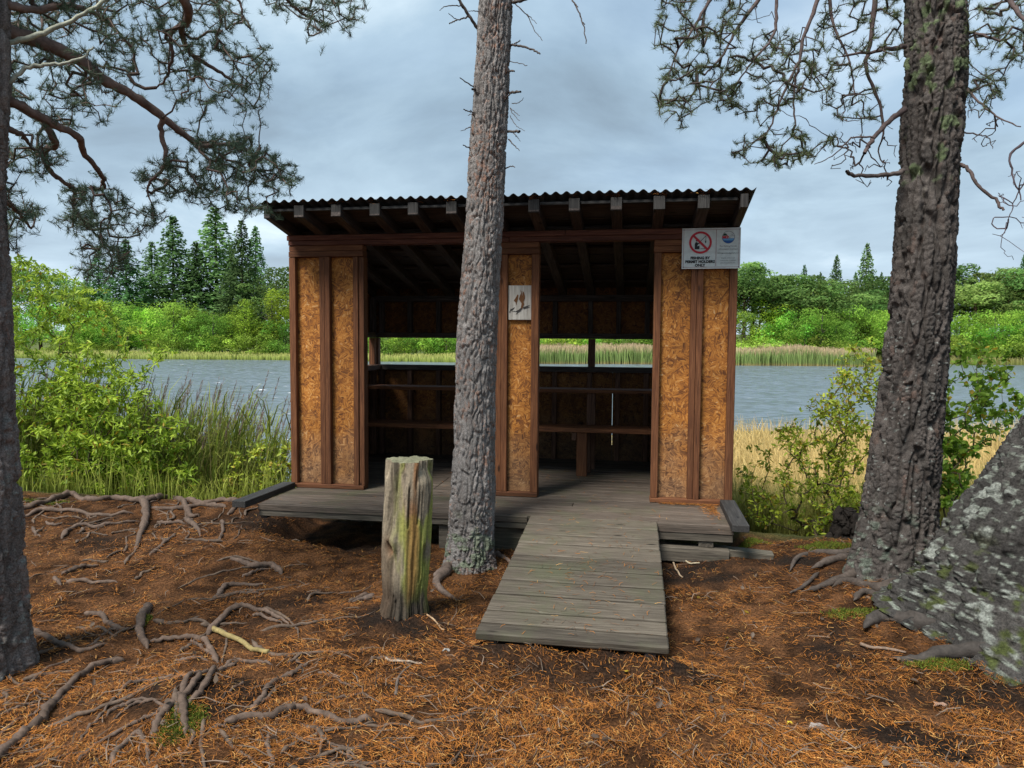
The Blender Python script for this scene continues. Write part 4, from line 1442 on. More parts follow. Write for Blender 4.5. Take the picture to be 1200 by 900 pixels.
# ------------------------------------------------------------------ exposed roots on the left, all of the edge pine
KZ = 440 / 1165
ROOTS = [
    ([(-40, 890), (0, 862), (70, 805), (130, 760), (155, 715), (200, 670), (265, 610), (330, 578), (392, 568)], 24, 15), ([(0, 690), (60, 650), (140, 600), (230, 562)], 9, 5),
    ([(-30, 755), (50, 715), (110, 695), (170, 680)], 10, 5), ([(-30, 815), (80, 750), (150, 712)], 10, 8), ([(90, 478), (115, 490), (170, 515), (240, 545), (290, 530), (340, 512)], 18, 6),
    ([(465, 395), (440, 440), (435, 490), (458, 532)], 21, 15), ([(258, 425), (310, 435), (360, 465), (405, 470)], 14, 9), ([(640, 490), (690, 445), (735, 405), (790, 400), (850, 430), (900, 460)], 17, 6),
    ([(455, 515), (530, 505), (600, 500), (640, 510), (682, 577)], 11, 13), ([(472, 808), (490, 740), (540, 690), (600, 650), (660, 620)], 20, 13), ([(555, 690), (575, 640), (650, 615), (720, 572), (790, 575), (850, 580)], 14, 7),
    ([(560, 672), (570, 740), (576, 795)], 22, 13), ([(580, 680), (640, 640), (690, 600), (738, 578)], 17, 11), ([(690, 762), (780, 745), (850, 725), (920, 720), (990, 740), (1070, 765), (1165, 755)], 17, 16),
    ([(780, 730), (810, 690), (870, 630), (920, 600), (960, 580)], 16, 9), ([(230, 860), (260, 800), (330, 720), (390, 650), (460, 635), (530, 625), (600, 615)], 7, 10), ([(340, 900), (370, 850), (420, 800), (455, 830), (460, 885)], 15, 10),
    ([(330, 735), (380, 710), (440, 690), (520, 700)], 11, 6), ([(960, 710), (1030, 690), (1110, 670), (1165, 690)], 8, 5), ([(980, 600), (1050, 630), (1110, 660)], 9, 5), ([(835, 785), (830, 840), (850, 900)], 10, 12),
    ([(890, 575), (940, 550)], 9, 7), ([(205, 325), (270, 325), (370, 325)], 12, 7), ([(165, 308), (188, 336)], 10, 8), ([(190, 302), (240, 285), (312, 268)], 12, 8),
    ([(40, 92), (90, 88), (150, 82), (180, 65), (230, 60), (290, 75), (360, 80), (430, 82), (480, 75), (520, 62), (560, 75), (620, 85), (700, 78), (760, 86)], 13, 14),
    ([(428, 66), (450, 90), (447, 150), (415, 226)], 22, 10), ([(440, 78), (500, 66), (540, 70), (580, 100), (620, 112)], 20, 9), ([(462, 243), (510, 205), (550, 170)], 9, 7), ([(572, 118), (600, 150), (622, 182)], 13, 8),
    ([(690, 128), (692, 165), (680, 203)], 9, 6), ([(188, 188), (240, 155), (330, 150), (440, 130)], 12, 7), ([(485, 135), (530, 145), (582, 145)], 10, 7), ([(450, 98), (560, 98), (640, 92), (705, 85)], 11, 10),
    ([(710, 250), (780, 270), (840, 270), (875, 292)], 12, 16), ([(750, 302), (825, 285)], 9, 6), ([(662, 382), (695, 345), (740, 335), (830, 330)], 14, 7), ([(740, 362), (830, 358)], 7, 5), ([(60, 105), (140, 100), (240, 108), (330, 118), (420, 112)], 11, 7),
    ([(140, 130), (170, 150), (200, 135)], 8, 5), ([(100, 150), (110, 175), (125, 185)], 8, 5), ([(0, 895), (60, 850), (140, 800), (230, 750)], 6, 4), ([(280, 520), (330, 480), (380, 470)], 8, 6), ([(705, 100), (740, 85), (760, 90)], 12, 8),
    ([(590, 505), (640, 540), (680, 560)], 9, 8), ([(530, 575), (590, 565), (650, 570)], 10, 7), ([(480, 690), (430, 700), (390, 720), (350, 760)], 9, 5), ([(640, 790), (700, 770), (760, 760)], 8, 5),
    ([(1080, 385), (1130, 370), (1165, 362)], 12, 9), ([(780, 425), (830, 440), (880, 455)], 9, 6), ([(760, 640), (720, 655), (690, 680)], 7, 5), ([(235, 900), (300, 830), (370, 790), (470, 730), (540, 690)], 9, 10),
    ([(1075, 830), (1090, 880), (1110, 900)], 9, 7), ([(555, 830), (560, 870), (570, 900)], 6, 5), ([(1010, 820), (1070, 840), (1130, 900)], 6, 4),
]
for p, a, b in ROOTS:
    pts = []
    for q_ in p:
        g = on_ground(q_[0] * KZ, 560 + q_[1] * KZ)
        pts.append(g)
    pts = np.array(pts)
    n = 6 * len(pts)
    C = catmull(pts, n)
    dep = (C - CAM) @ AF
    R = np.linspace(a, b, n) * KZ * .5 * dep / FPX * 1.36
    tt = np.linspace(0, 1, n)
    C[:, 2] = height(C[:, 0], C[:, 1]) + R * (.4 + .45 * np.sin(np.pi * tt) + .2 * np.sin(9 * tt + len(p)))
    C += rng.normal(0, .0025, C.shape)
    C[0, 2] -= R[0] * 1.6
    C[-1, 2] -= R[-1] * 1.6
    root_obj(C, R, PINE_L, (.105, .072, .053))
for k in range(80):                       # the finer tangle between them
    a_, b_ = rng.uniform(-40, 450), 585 + 330 * rng.random() ** .8
    if k < 36:
        a_, b_ = rng.uniform(20, 290), rng.uniform(588, 640)
    p0 = on_ground(a_, b_)
    h_ = math.atan2(p0[1] - YL, p0[0] - pb_l[0]) + rng.normal(0, .7)
    ln = rng.uniform(.2, .75)
    pts = [p0]
    for q_ in range(5):
        h_ += rng.normal(0, .35)
        pts.append(pts[-1] + A(math.cos(h_), math.sin(h_), 0) * ln / 5)
    if pts[-1][1] > crest(pts[-1][0]) - .05 or (pts[-1][0] > .0 and pts[-1][1] > -.75):
        continue
    C = catmull(np.array(pts), 26)
    R = np.linspace(rng.uniform(.006, .015), .004, 26)
    C[:, 2] = height(C[:, 0], C[:, 1]) + R * (.5 + .45 * np.sin(np.linspace(0, 9, 26) + k)) 
    root_obj(C, R, PINE_L, (.10, .07, .05), sides=8)

# ------------------------------------------------------------------ the stump post
sb = on_ground(473, 712)
ST_ = thing('stump_post', sb, 'upright weathered timber stump, lime-green algae down one side and a dark rotten foot', 'stump')
YS = sb[1]
na, nl = 170, 150
H = .825
s = np.linspace(-.12, H, nl)
th = np.arange(na) * 2 * math.pi / na
S, TH = np.meshgrid(s, th, indexing='ij')
Q = np.stack([.13 * np.cos(TH), .13 * np.sin(TH), S], -1).reshape(-1, 3)
gr = fbm(Q * np.array([38, 38, 2.2]), 61, 4)
gr2 = fbm(Q * np.array([95, 95, 3.5]), 67, 3)
bigr = fbm(Q * np.array([9, 9, 1.6]), 63, 3)
r = .130 + .016 * (bigr - .5) * 2 + .036 * (gr - .5) + .016 * (gr2 - .5) - .02 * sstep(.60, .68, gr2) - .012 * sstep(.5, .75, gr) * sstep(.0, .3, S.ravel())
lo_ = sstep(.22, -.02, S.ravel())
r += .03 * sstep(.10, -.04, S.ravel()) * (.3 + bigr) - .008 * lo_ - .03 * lo_ * sstep(.5, .62, gr)
r -= .03 * sstep(.56, .64, bigr) * sstep(.70, .80, S.ravel())
knot = np.exp(-(((np.angle(np.exp(1j * (TH.ravel() + 1.95)))) / .24) ** 2 + ((S.ravel() - .385) / .05) ** 2))
hole = np.exp(-(((np.angle(np.exp(1j * (TH.ravel() + 2.05)))) / .17) ** 2 + ((S.ravel() - .36) / .035) ** 2))
r += .038 * knot - .075 * hole
groove = np.exp(-((np.angle(np.exp(1j * (TH.ravel() + 1.85)))) / .12) ** 2) * sstep(.36, .30, S.ravel())
r -= .018 * groove
cxs = sb[0] + .035 * S.ravel() / H * 1.0
V = np.stack([cxs + r * np.cos(TH.ravel()), sb[1] + r * np.sin(TH.ravel()) * .93, sb[2] + S.ravel() + (.012 * (gr - .5) + .014 * (bigr - .5)) * (S.ravel() > H - .012)], -1)
ang_ = np.angle(np.exp(1j * (TH.ravel() + 1.57)))       # 0 faces the path, + towards +x
c = np.array((.25, .205, .145)) * (.35 + 1.2 * gr)[:, None]
c = np.where((gr2 > .56)[:, None], c * .6, c)
fb = fbm(Q * np.array([14, 14, 3.0]), 71, 4)
alg = sstep(.48, .62, fb + .15 * sstep(-.2, .7, ang_) * sstep(.66, .45, S.ravel()) - .06 * sstep(.45, .62, S.ravel()) - .10 * sstep(.18, .02, S.ravel())) * sstep(-.55, .15, ang_)
c = c * (1 - .8 * alg[:, None]) + np.array((.27, .30, .06)) * (.4 + 1.1 * gr)[:, None] * .8 * alg[:, None]
rot_ = sstep(.42, .6, fb + .25 * np.exp(-((ang_ - .55) / .28) ** 2) * sstep(.42, .62, S.ravel()) - .05) * np.exp(-((ang_ - .6) / .4) ** 2)
c = c * (1 - .75 * rot_[:, None]) + np.array((.27, .12, .045)) * (.5 + gr)[:, None] * .75 * rot_[:, None]
c = c * (1 - hole[:, None] * .8) + np.array((.30, .11, .025)) * .8 * hole[:, None]
dkf = sstep(.24, .06, S.ravel() + .10 * (fb - .5) * 2 + .05 * sstep(0, 1, ang_)) * .85
c = c * (1 - dkf[:, None]) + np.array((.035, .028, .022)) * dkf[:, None]
dw = sstep(.50, .36, S.ravel()) * sstep(-.15, -.45, ang_) * .6
c = c * (1 - dw[:, None]) + np.array((.085, .055, .035)) * dw[:, None]
i = np.arange(nl - 1)[:, None] * na
j = np.arange(na)[None]
kk = (j + 1) % na
F = np.stack([i + j, i + kk, i + na + kk, i + na + j], -1).reshape(-1, 4)
np_obj('stump_wood', V, F, M_STUMP, ST_, smooth=True, col=np.clip(c, 0, 1))
top = V.reshape(nl, na, 3)[-1]
ctr = top.mean(0)
rings = [ctr + (top - ctr) * f + A(0, 0, .006 * (1 - f)) for f in (1, .93, .75, .5, .25, .02)]
TV = np.concatenate(rings)
TV[na:, 2] += .008 * (fbm(TV[na:] * 40, 3, 3) - .5) * 2
i = np.arange(5)[:, None] * na
F = np.stack([i + j, i + kk, i + na + kk, i + na + j], -1).reshape(-1, 4)
np_obj('cut_top', TV, F, M_STUMP, ST_, smooth=True, col=np.array((.17, .165, .105)) * (.6 + .8 * fbm(TV * 50, 8, 3)[:, None]))
# ------------------------------------------------------------------ loose sticks
def stick(p, w, col, label, mat=M_ROOT, name='fallen_stick', group=None, cat='stick'):
    pts = np.array([on_ground(a, b) for a, b in p])
    C = catmull(pts, 14)
    dep = (C - CAM) @ AF
    R = np.linspace(w[0], w[1], 14) * .5 * dep / FPX * rng.uniform(.9, 1.1, 14)
    C[:, 2] = height(C[:, 0], C[:, 1]) + R * .9 + .004
    C = np.vstack([C[0] - (C[1] - C[0]) * .02, C, C[-1] + (C[-1] - C[-2]) * .02])
    R = np.concatenate([[.0008], R, [.0008]])
    V, F = tube(C, R, 9)
    return tag(np_obj(name, V, F, mat, None, smooth=True, col=np.array(col) * (.55 + .9 * fbm(V * 40, 3, 3)[:, None])), label, cat, group)


zr = lambda pts: [(a * KZ, 560 + b * KZ) for a, b in pts]
stick(zr([(655, 475), (720, 503), (780, 540), (832, 549)]), (6.5, 5.5), (.24, .185, .075), 'bare yellow-barked stick lying among the roots')
zc = lambda pts: [(380 + a * KZ, 520 + b * KZ) for a, b in pts]
stick(zc([(190, 672), (240, 680), (303, 684)]), (3.2, 2.0), (.30, .24, .18), 'pale thin stick on the needles in front of the stump')
stick(zc([(222, 785), (232, 730), (270, 690)]), (4, 2.5), (.13, .10, .08), 'short dark forked stick in front of the stump')
stick(zc([(318, 535), (345, 555), (372, 578)]), (2.0, 1.6), (.36, .24, .14), 'thin tan stick leaning at the stump foot')
stick([(787, 657), (795, 672), (800, 678)], (2.2, 1.6), (.32, .24, .16), 'thin pale stick lying below the end of the deck')
stick([(797, 657), (808, 660), (820, 661)], (2.6, 1.6), (.36, .30, .2), 'short pale stick beside the support sleeper')
stick([(1008, 755), (1035, 760), (1062, 757)], (4.5, 2.5), (.20, .14, .10), 'curved brown stick on the needles below the birch')

# ------------------------------------------------------------------ needle litter, twigs, dead leaves, moss
def litter_points(n, x0=-260, x1=1460, y0=585, y1=1060):
    out = []
    while sum(len(o) for o in out) < n:
        px = rng.uniform(x0, x1, n)
        py = y0 + (y1 - y0) * rng.random(n) ** .92
        d = AF[None] + ((px - 600) / FPX)[:, None] * AR - ((py - 450) / FPX)[:, None] * AU
        t = (G0 - CAM[2]) / d[:, 2]
        P = CAM + d * t[:, None]
        x, y = P[:, 0], P[:, 1]
        keep = (y - crest(x) < -.02) & ~((x > .03) & (x < 3.55) & (y > -.6)) & ~((x > 2.15) & (x < 3.0) & (y > -2.4))
        dens = (1 - .88 * bare(x, y)) * (.14 + .86 * sstep(.30, .55, fbm(np.stack([x, y, 0 * x], -1) * 4.5, 91, 3)))
        keep &= rng.random(n) < dens
        out.append(P[keep])
    return np.concatenate(out)[:n]


def needle_strips(P, length, width, col, lift=.012, flow=None, tilt=.22):
    n = len(P)
    a = rng.uniform(0, 2 * math.pi, n)
    if flow is not None:
        a = np.where(rng.random(n) < .45, flow + rng.normal(0, .5, n), a)
    el = rng.normal(.06, tilt, n)
    d = np.stack([np.cos(a) * np.cos(el), np.sin(a) * np.cos(el), np.sin(el)], -1)
    s = unit(np.cross(d, np.array([0, 0, 1.0]) + rng.normal(0, .35, (n, 3))))
    bend = rng.normal(0, .16, n)[:, None] * s + np.array([0, 0, 1]) * np.abs(rng.normal(0, .07, n))[:, None]
    ln = (length * rng.uniform(.5, 1.2, n))[:, None]
    base = P + np.array([0, 0, 1]) * (lift * rng.random(n))[:, None]
    w = width * .5
    p0, p1, p2 = base - d * ln * .5, base + bend * ln * .6, base + d * ln * .5
    V = np.stack([p0 - s * w, p0 + s * w, p1 - s * w, p1 + s * w, p2 - s * w * .5, p2 + s * w * .5], 1).reshape(-1, 3)
    i = np.arange(n)[:, None] * 6
    F = np.concatenate([i + np.array([0, 1, 3, 2]), i + np.array([2, 3, 5, 4])])
    return V, F, np.repeat(col, 6, axis=0)


def litter_colour(n, P=None):
    k = rng.random(n)[:, None]
    c = np.where(k < .50, np.array((.34, .125, .022)), np.where(k < .84, np.array((.135, .050, .015)), np.where(k < .92, np.array((.46, .25, .075)), np.array((.07, .042, .026)))))
    c = c * rng.uniform(.7, 1.25, (n, 1))
    if P is not None:
        c = c * (.62 + .76 * fbm(P * np.array([1.7, 1.7, 0]), 95, 3)[:, None])
    return c


NL = 188000
P = litter_points(NL)
P[:, 2] = height(P[:, 0], P[:, 1])
flow = 6.28 * fbm(P * np.array([1.2, 1.2, 0]), 97, 2)
V, F, C = needle_strips(P, .038, .0018, litter_colour(NL, P), .016, flow)
tag(np_obj('needle_litter', V, F, M_NEEDLE, col=C), 'orange-brown fallen pine needles carpeting the ground', 'needle litter', kind='stuff')

# drifts of needles on the deck, ramp and roof edge
Pd = [np.stack([3.46 - np.abs(rng.normal(0, .05, 500)), -.02 - np.abs(rng.normal(0, .22, 500)), np.full(500, .002)], -1),
      np.stack([rng.uniform(3.05, 3.49, 500), -.016 - np.abs(rng.normal(0, .022, 500)), np.full(500, .002)], -1),
      np.stack([rng.uniform(.1, 3.4, 320), rng.uniform(-.58, .9, 320), np.full(320, .002)], -1),
      np.stack([rng.uniform(1.8, 2.9, 130), rng.uniform(.7, 1.3, 130), np.full(130, .002)], -1)]
yy = rng.uniform(-2.4, -.62, 330)
Pd.append(np.stack([2.15 + .85 * rng.beta(2, 1.6, 330), yy, rz0 + (rz1 - rz0) * (yy - ry0) / (ry1 - ry0) + .004], -1))
for x in RX[1:-1]:
    m = int(rng.uniform(5, 30))
    Pd.append(np.stack([x + rng.normal(0, .03, m), np.full(m, Y0 - .012) - .01 * rng.random(m), roof_z(Y0) + .085 + .035 * rng.random(m)], -1))
Pd = np.concatenate(Pd)
V, F, C = needle_strips(Pd, .045, .0021, litter_colour(len(Pd)), .006, tilt=.08)
tag(np_obj('needle_litter', V, F, M_NEEDLE, col=C), 'scattered fallen needles lying on the deck, ramp and eave', 'needle litter', kind='stuff')

P = litter_points(2600)
P[:, 2] = height(P[:, 0], P[:, 1]) + .006
V, F, C = needle_strips(P, .11, .0042, np.array((.12, .085, .06)) * rng.uniform(.5, 1.9, (len(P), 1)), .014, tilt=.14)
tag(np_obj('twig_litter', V, F, M_NEEDLE, col=C), 'small broken twigs strewn over the needles', 'twig litter', kind='stuff')
P = litter_points(420)
P[:, 2] = height(P[:, 0], P[:, 1]) + .012
lv = leaves('leaf_litter', P, np.tile(A(1, 0, .0), (len(P), 1)), None, M_LEAF, per=1, length=.038, width=.022, spread=.01, cols=((.10, .065, .045), (.24, .18, .13)), yellow=.05)
tag(lv, 'small dead leaves scattered over the needles', 'leaf litter', kind='stuff')


def crumpled_leaf(px, py, size, col, label):
    p = on_ground(px, py) + A(0, 0, .008)
    a = np.linspace(0, 2 * math.pi, 15)[:-1]
    rr = size * (1 + .28 * np.cos(3 * a + px) + .15 * np.cos(5 * a))
    ring_ = np.stack([rr * np.cos(a), rr * .75 * np.sin(a), .006 * np.sin(3 * a) + .004], -1)
    V = np.concatenate([[A(0, 0, .010)], ring_ * .5 + A(0, 0, .004), ring_, [A(0, 0, .006)], ring_ * .97 - A(0, 0, .002)]) + p
    F = [(0, 1 + i, 1 + (i + 1) % 14) for i in range(14)]
    for i in range(14):
        F += [(1 + i, 15 + i, 15 + (i + 1) % 14), (1 + i, 15 + (i + 1) % 14, 1 + (i + 1) % 14), (29, 30 + (i + 1) % 14, 30 + i)]
    tag(np_obj('dead_leaf', V, F, M_NEEDLE, col=np.tile(np.array(col), (len(V), 1))), label, 'leaf')


crumpled_leaf(957, 853, .026, (.26, .22, .19), 'large pale crumpled dead leaf lying alone on the needles')
crumpled_leaf(1100, 828, .024, (.27, .17, .12), 'brown dead leaf on the needles below the birch')
crumpled_leaf(523, 764, .016, (.24, .23, .21), 'pale grey dead leaf on the needles by the root')
crumpled_leaf(925, 850, .010, (.5, .36, .03), 'small yellow leaf beside the large pale leaf')


def moss(px, py, rx, ry, n, label):
    p = on_ground(px, py)
    a, q_ = rng.uniform(0, 6.28, n), np.sqrt(rng.random(n)) * rng.uniform(.5, 1, n)
    P = np.stack([p[0] + rx * q_ * np.cos(a), p[1] + ry * q_ * np.sin(a), np.zeros(n)], -1)
    P[:, 2] = height(P[:, 0], P[:, 1]) + .004
    d = unit(rng.normal(0, .5, (n, 3)) + A(0, 0, .8))
    c = np.array((.10, .125, .018)) * rng.uniform(.45, 1.5, (n, 1))
    V, F, C = needles_tri(P, d, rng.uniform(.012, .026, n), .005, c)
    tag(np_obj('moss', V, F, M_MOSS, col=C), label, 'moss', kind='stuff')


moss(212, 835, .10, .12, 2600, 'green moss between the foreground roots')
moss(880, 636, .16, .10, 1800, 'bright moss on the bank beside the deck')
moss(970, 640, .22, .12, 2200, 'bright moss on the bank by the dark stub')
moss(1010, 720, .22, .08, 1500, 'moss at the foot of the birch')
moss(1100, 778, .16, .06, 1400, 'moss on the leaning birch roots')
moss(50, 590, .35, .06, 900, 'moss on the roots at the bank edge')
moss(170, 728, .03, .06, 300, 'moss beside a thick root')


# ------------------------------------------------------------------ shrubs on the banks
def shrub(name, base_px, Y, zones, label, leaf, parent_cat='shrub', nst=5, col=(.09, .07, .04), rt=.0016, group=None, seg=.10, wob=.04, per=7, sag=-.05):
    x = on_plane(base_px, 500, 1, Y)[0]
    base = A(x, Y, hz(x, Y))
    o = thing(name, base, label, parent_cat, group)
    seeds = np.array([base + A(rng.normal(0, .10), rng.normal(0, .10), -.03) for _ in range(nst)])
    T = np.concatenate([zone(n, pz, y0, y1) for n, pz, y0, y1 in zones])
    T = T[T[:, 2] > height(T[:, 0], T[:, 1]) + .05]
    Nn, Pa, tips = grow(seeds, T, seg=seg, wob=wob, sag=sag, bias=np.array([1, 1, .55]))
    branch_mesh('stem', Nn, Pa, tips, o, M_TWIG, rt, .42, 5, col=col)
    leaves('foliage', np.concatenate([Nn[tips], Nn[Pa[tips]]]), np.concatenate([tip_dirs(Nn, Pa, tips)] * 2), o, M_LEAF, per=per, **leaf)
    return o


WILLOW = dict(length=.080, width=.025, spread=.16, cols=((.17, .28, .026), (.50, .64, .07)), yellow=.04)
SALLOW = dict(length=.056, width=.026, spread=.13, cols=((.20, .29, .025), (.52, .58, .06)), yellow=.14)
shrub('willow_bush', 20, 1.35, [(330, [(-90, 250), (60, 310), (120, 350), (105, 420), (80, 480), (-90, 480)], .9, 2.3), (480, [(-90, 470), (90, 440), (150, 470), (175, 600), (60, 612), (-90, 612)], .6, 1.7)],
      'tall dark green willow bush with drooping leaf sprays behind the edge pine', WILLOW, nst=9, per=11)
shrub('willow_bush', 130, 1.5, [(460, [(60, 430), (130, 415), (160, 440), (215, 500), (230, 600), (90, 605), (60, 540)], .75, 2.1), (26, [(100, 330), (160, 380), (215, 415), (160, 440), (110, 410)], 1.2, 2.2)],
      'mid-green willow bush on the bank above the crossed roots', WILLOW, nst=8, per=11)
shrub('willow_bush', 315, 1.7, [(170, [(262, 540), (300, 512), (338, 515), (340, 580), (300, 588), (255, 580)], 1.0, 2.4)],
      'low yellow-green willow bush close beside the shelter wall', SALLOW, nst=6, per=6)
shrub('sallow_bush', 985, .55, [(230, [(868, 545), (905, 500), (940, 490), (965, 440), (1005, 430), (1010, 560), (1000, 615), (930, 625), (868, 610)], .25, 1.4), (140, [(985, 400), (1045, 395), (1060, 470), (1045, 600), (985, 610), (965, 500)], .4, 1.5)],
      'thin-stemmed yellow-green sallow bush on the bank between shelter and thick pine', dict(SALLOW, length=.05, width=.022), nst=16, per=7, wob=.02)
shrub('birch_sapling', 1135, .75, [(120, [(1085, 400), (1150, 395), (1195, 440), (1195, 500), (1150, 530), (1120, 560), (1085, 520)], .5, 1.4), (50, [(1080, 480), (1140, 520), (1130, 600), (1085, 600)], .5, 1.2)],
      'green broad-leaved birch sapling showing behind the thick pine and leaning trunk', dict(length=.062, width=.042, spread=.13, cols=((.10, .20, .02), (.28, .42, .045)), yellow=.05), nst=4, per=6)
p = on_plane(990, 612, 1, .12)
STB = thing('dark_stump_stub', A(p[0], p[1], hz(p[0], p[1])), 'small blackened broken stump stub on the mossy bank edge', 'stump')
zs = hz(p[0], p[1])
trunk('stub_wood', [A(p[0], p[1], zs - .1), A(p[0], p[1], zs + .03), A(p[0] + .02, p[1], zs + .12), A(p[0] - .01, p[1], zs + .20), A(p[0] - .01, p[1], zs + .215)], [.12, .10, .085, .06, .004], M_STUMP, STB, na=60, step=.008,
      cell=.04, stretch=.3, depth=.05, flare=.3, flare_h=.1, seed=31, red=0., cols=((.022, .018, .015), (.03, .02, .015), (.012, .010, .009)))


# ------------------------------------------------------------------ grass, sedge and reeds
def blades(P, h, w, c0, c1, lean=.25, leandir=None, bend=.35):
    n = len(P)
    a = rng.uniform(0, 6.28, n)
    d = np.stack([np.cos(a), np.sin(a), 0 * a], -1) * np.abs(rng.normal(0, lean, n))[:, None]
    if leandir is not None:
        d = d + np.asarray(leandir) * rng.uniform(.3, 1.2, (n, 1))
    h = np.broadcast_to(h, (n,))[:, None]
    b = rng.uniform(0, 6.28, n)
    s = np.stack([np.cos(b), np.sin(b), 0 * b], -1) * np.broadcast_to(w, (n,))[:, None] * .5
    up = np.array([0, 0, 1.0])
    p1 = P + up * h * .5 + d * h * .35
    p2 = P + up * h * (1 - bend * np.linalg.norm(d, axis=1)[:, None]) + d * h * 1.15
    V = np.stack([P - s, P + s, p1 - s * .8, p1 + s * .8, p2 - s * .15, p2 + s * .15], 1).reshape(-1, 3)
    C = np.stack([c0, c0, (c0 + c1) / 2, (c0 + c1) / 2, c1, c1], 1).reshape(-1, 3)
    i = np.arange(n)[:, None] * 6
    F = np.concatenate([i + np.array([0, 1, 3, 2]), i + np.array([2, 3, 5, 4])])
    return V, F, C


def pick(n, fn):
    out = []
    m = 0
    while m < n:
        P = fn(n)
        out.append(P)
        m += len(P)
    return np.concatenate(out)[:n]


def meadow(n):
    px = rng.uniform(700, 1420, n)
    py = rng.uniform(503, 640, n)
    d = AF[None] + ((px - 600) / FPX)[:, None] * AR - ((py - 450) / FPX)[:, None] * AU
    t = (-.86 + .30 - CAM[2]) / d[:, 2]
    P = CAM + d * t[:, None]
    P[:, 2] = height(P[:, 0], P[:, 1])
    k = (P[:, 1] > crest(P[:, 0]) + .25) & (P[:, 1] < near_shore(P[:, 0]) + .3) & ~((P[:, 0] < 3.75) & (P[:, 1] < 2.2))
    return P[k]


P = pick(34000, meadow)
n = len(P)
g = fbm(P * np.array([.5, .5, 0]), 301, 3)
gold = sstep(1.0, 4.5, P[:, 1] + 3 * (g - .5))[:, None]
c0 = np.array((.30, .30, .075)) * (1 - gold) + np.array((.46, .35, .12)) * gold
c1 = np.array((.58, .54, .16)) * (1 - gold) + np.array((.78, .58, .25)) * gold
rv = rng.uniform(.65, 1.3, (n, 1))
V, F, C = blades(P, rng.uniform(.30, .72, n), .007 + .0009 * np.maximum(P[:, 1], 0), c0 * rv, c1 * rv, .35, (-.10, 0, 0))
tag(np_obj('sedge_meadow', V, F, M_GRASS, col=C), 'golden sedge and grass on the lakeside right of the shelter', 'sedge', kind='stuff')


def left_bank(n):
    x = rng.uniform(-5.5, .1, n)
    y = rng.uniform(.45, 3.4, n)
    P = np.stack([x, y, height(x, y)], -1)
    return P[(y > crest(x) + .2) & (y < near_shore(x) + .55)]


P = pick(7500, left_bank)
n = len(P)
rv = rng.uniform(.6, 1.3, (n, 1))
V, F, C = blades(P, rng.uniform(.10, .42, n) * (.4 + 1.1 * fbm(P * A(1.6, 1.6, 0), 303, 2)), .009, np.array((.14, .18, .03)) * rv, np.array((.46, .50, .09)) * rv, .35)
tag(np_obj('bank_grass', V, F, M_GRASS, col=C), 'long green grass on the bank left of the shelter', 'grass', kind='stuff')


def reed_bank(n):
    px = rng.uniform(130, 345, n) if rng.random() < .7 else rng.uniform(-60, 345, n)
    Y = rng.uniform(1.3, 3.3, n)
    d = AF[None] + ((px - 600) / FPX)[:, None] * AR
    t = (Y - CAM[1]) / d[:, 1]
    P = CAM + d * t[:, None]
    P[:, 2] = height(P[:, 0], P[:, 1])
    dens = sstep(345, 240, px) * .75 + .25
    return P[rng.random(n) < dens]


P = pick(1500, reed_bank)
n = len(P)
hh = rng.uniform(.75, 1.45, n) * (1 - .35 * sstep(-1.3, -.3, P[:, 0]))
lean = A(.22, -.02, 0)
bag = Bag()
rv = rng.uniform(.7, 1.25, (n, 1))
V, F, C = blades(P, hh, .009, np.array((.17, .15, .05)) * rv, np.array((.26, .24, .09)) * rv, .10, lean, .15)
bag.add(V, F, C)
for k in range(5):                         # the leaves on each reed stem
    f = rng.uniform(.25, .9, n)
    B = P + np.array([0, 0, 1]) * (hh * f)[:, None] + lean * (hh * f * f)[:, None] * .8
    B[:, 2] -= .03
    V, F, C = blades(B, rng.uniform(.22, .5, n), .016, np.array((.11, .17, .028)) * rv, np.array((.38, .40, .08)) * rv, .55, (.35, 0, 0), .55)
    bag.add(V, F, C)
sel = rng.random(n) < .42                     # plumes
for k in range(16):
    B = (P + np.array([0, 0, 1]) * (hh * (.95 + .012 * k) - .04)[:, None] + lean * (hh * 1.05)[:, None] * (1 + .018 * k))[sel]
    V, F, C = blades(B, rng.uniform(.05, .13, sel.sum()) * (1 - k / 26), .007, np.tile((.20, .14, .12), (sel.sum(), 1)), np.tile((.34, .25, .21), (sel.sum(), 1)) * rng.uniform(.7, 1.2, (sel.sum(), 1)), .35, (.5, 0, 0), .4)
    bag.add(V, F, C)
tag(bag.build('reed_bed', M_GRASS), 'leaning reeds with purple-brown plumes at the water left of the shelter', 'reeds', kind='stuff')


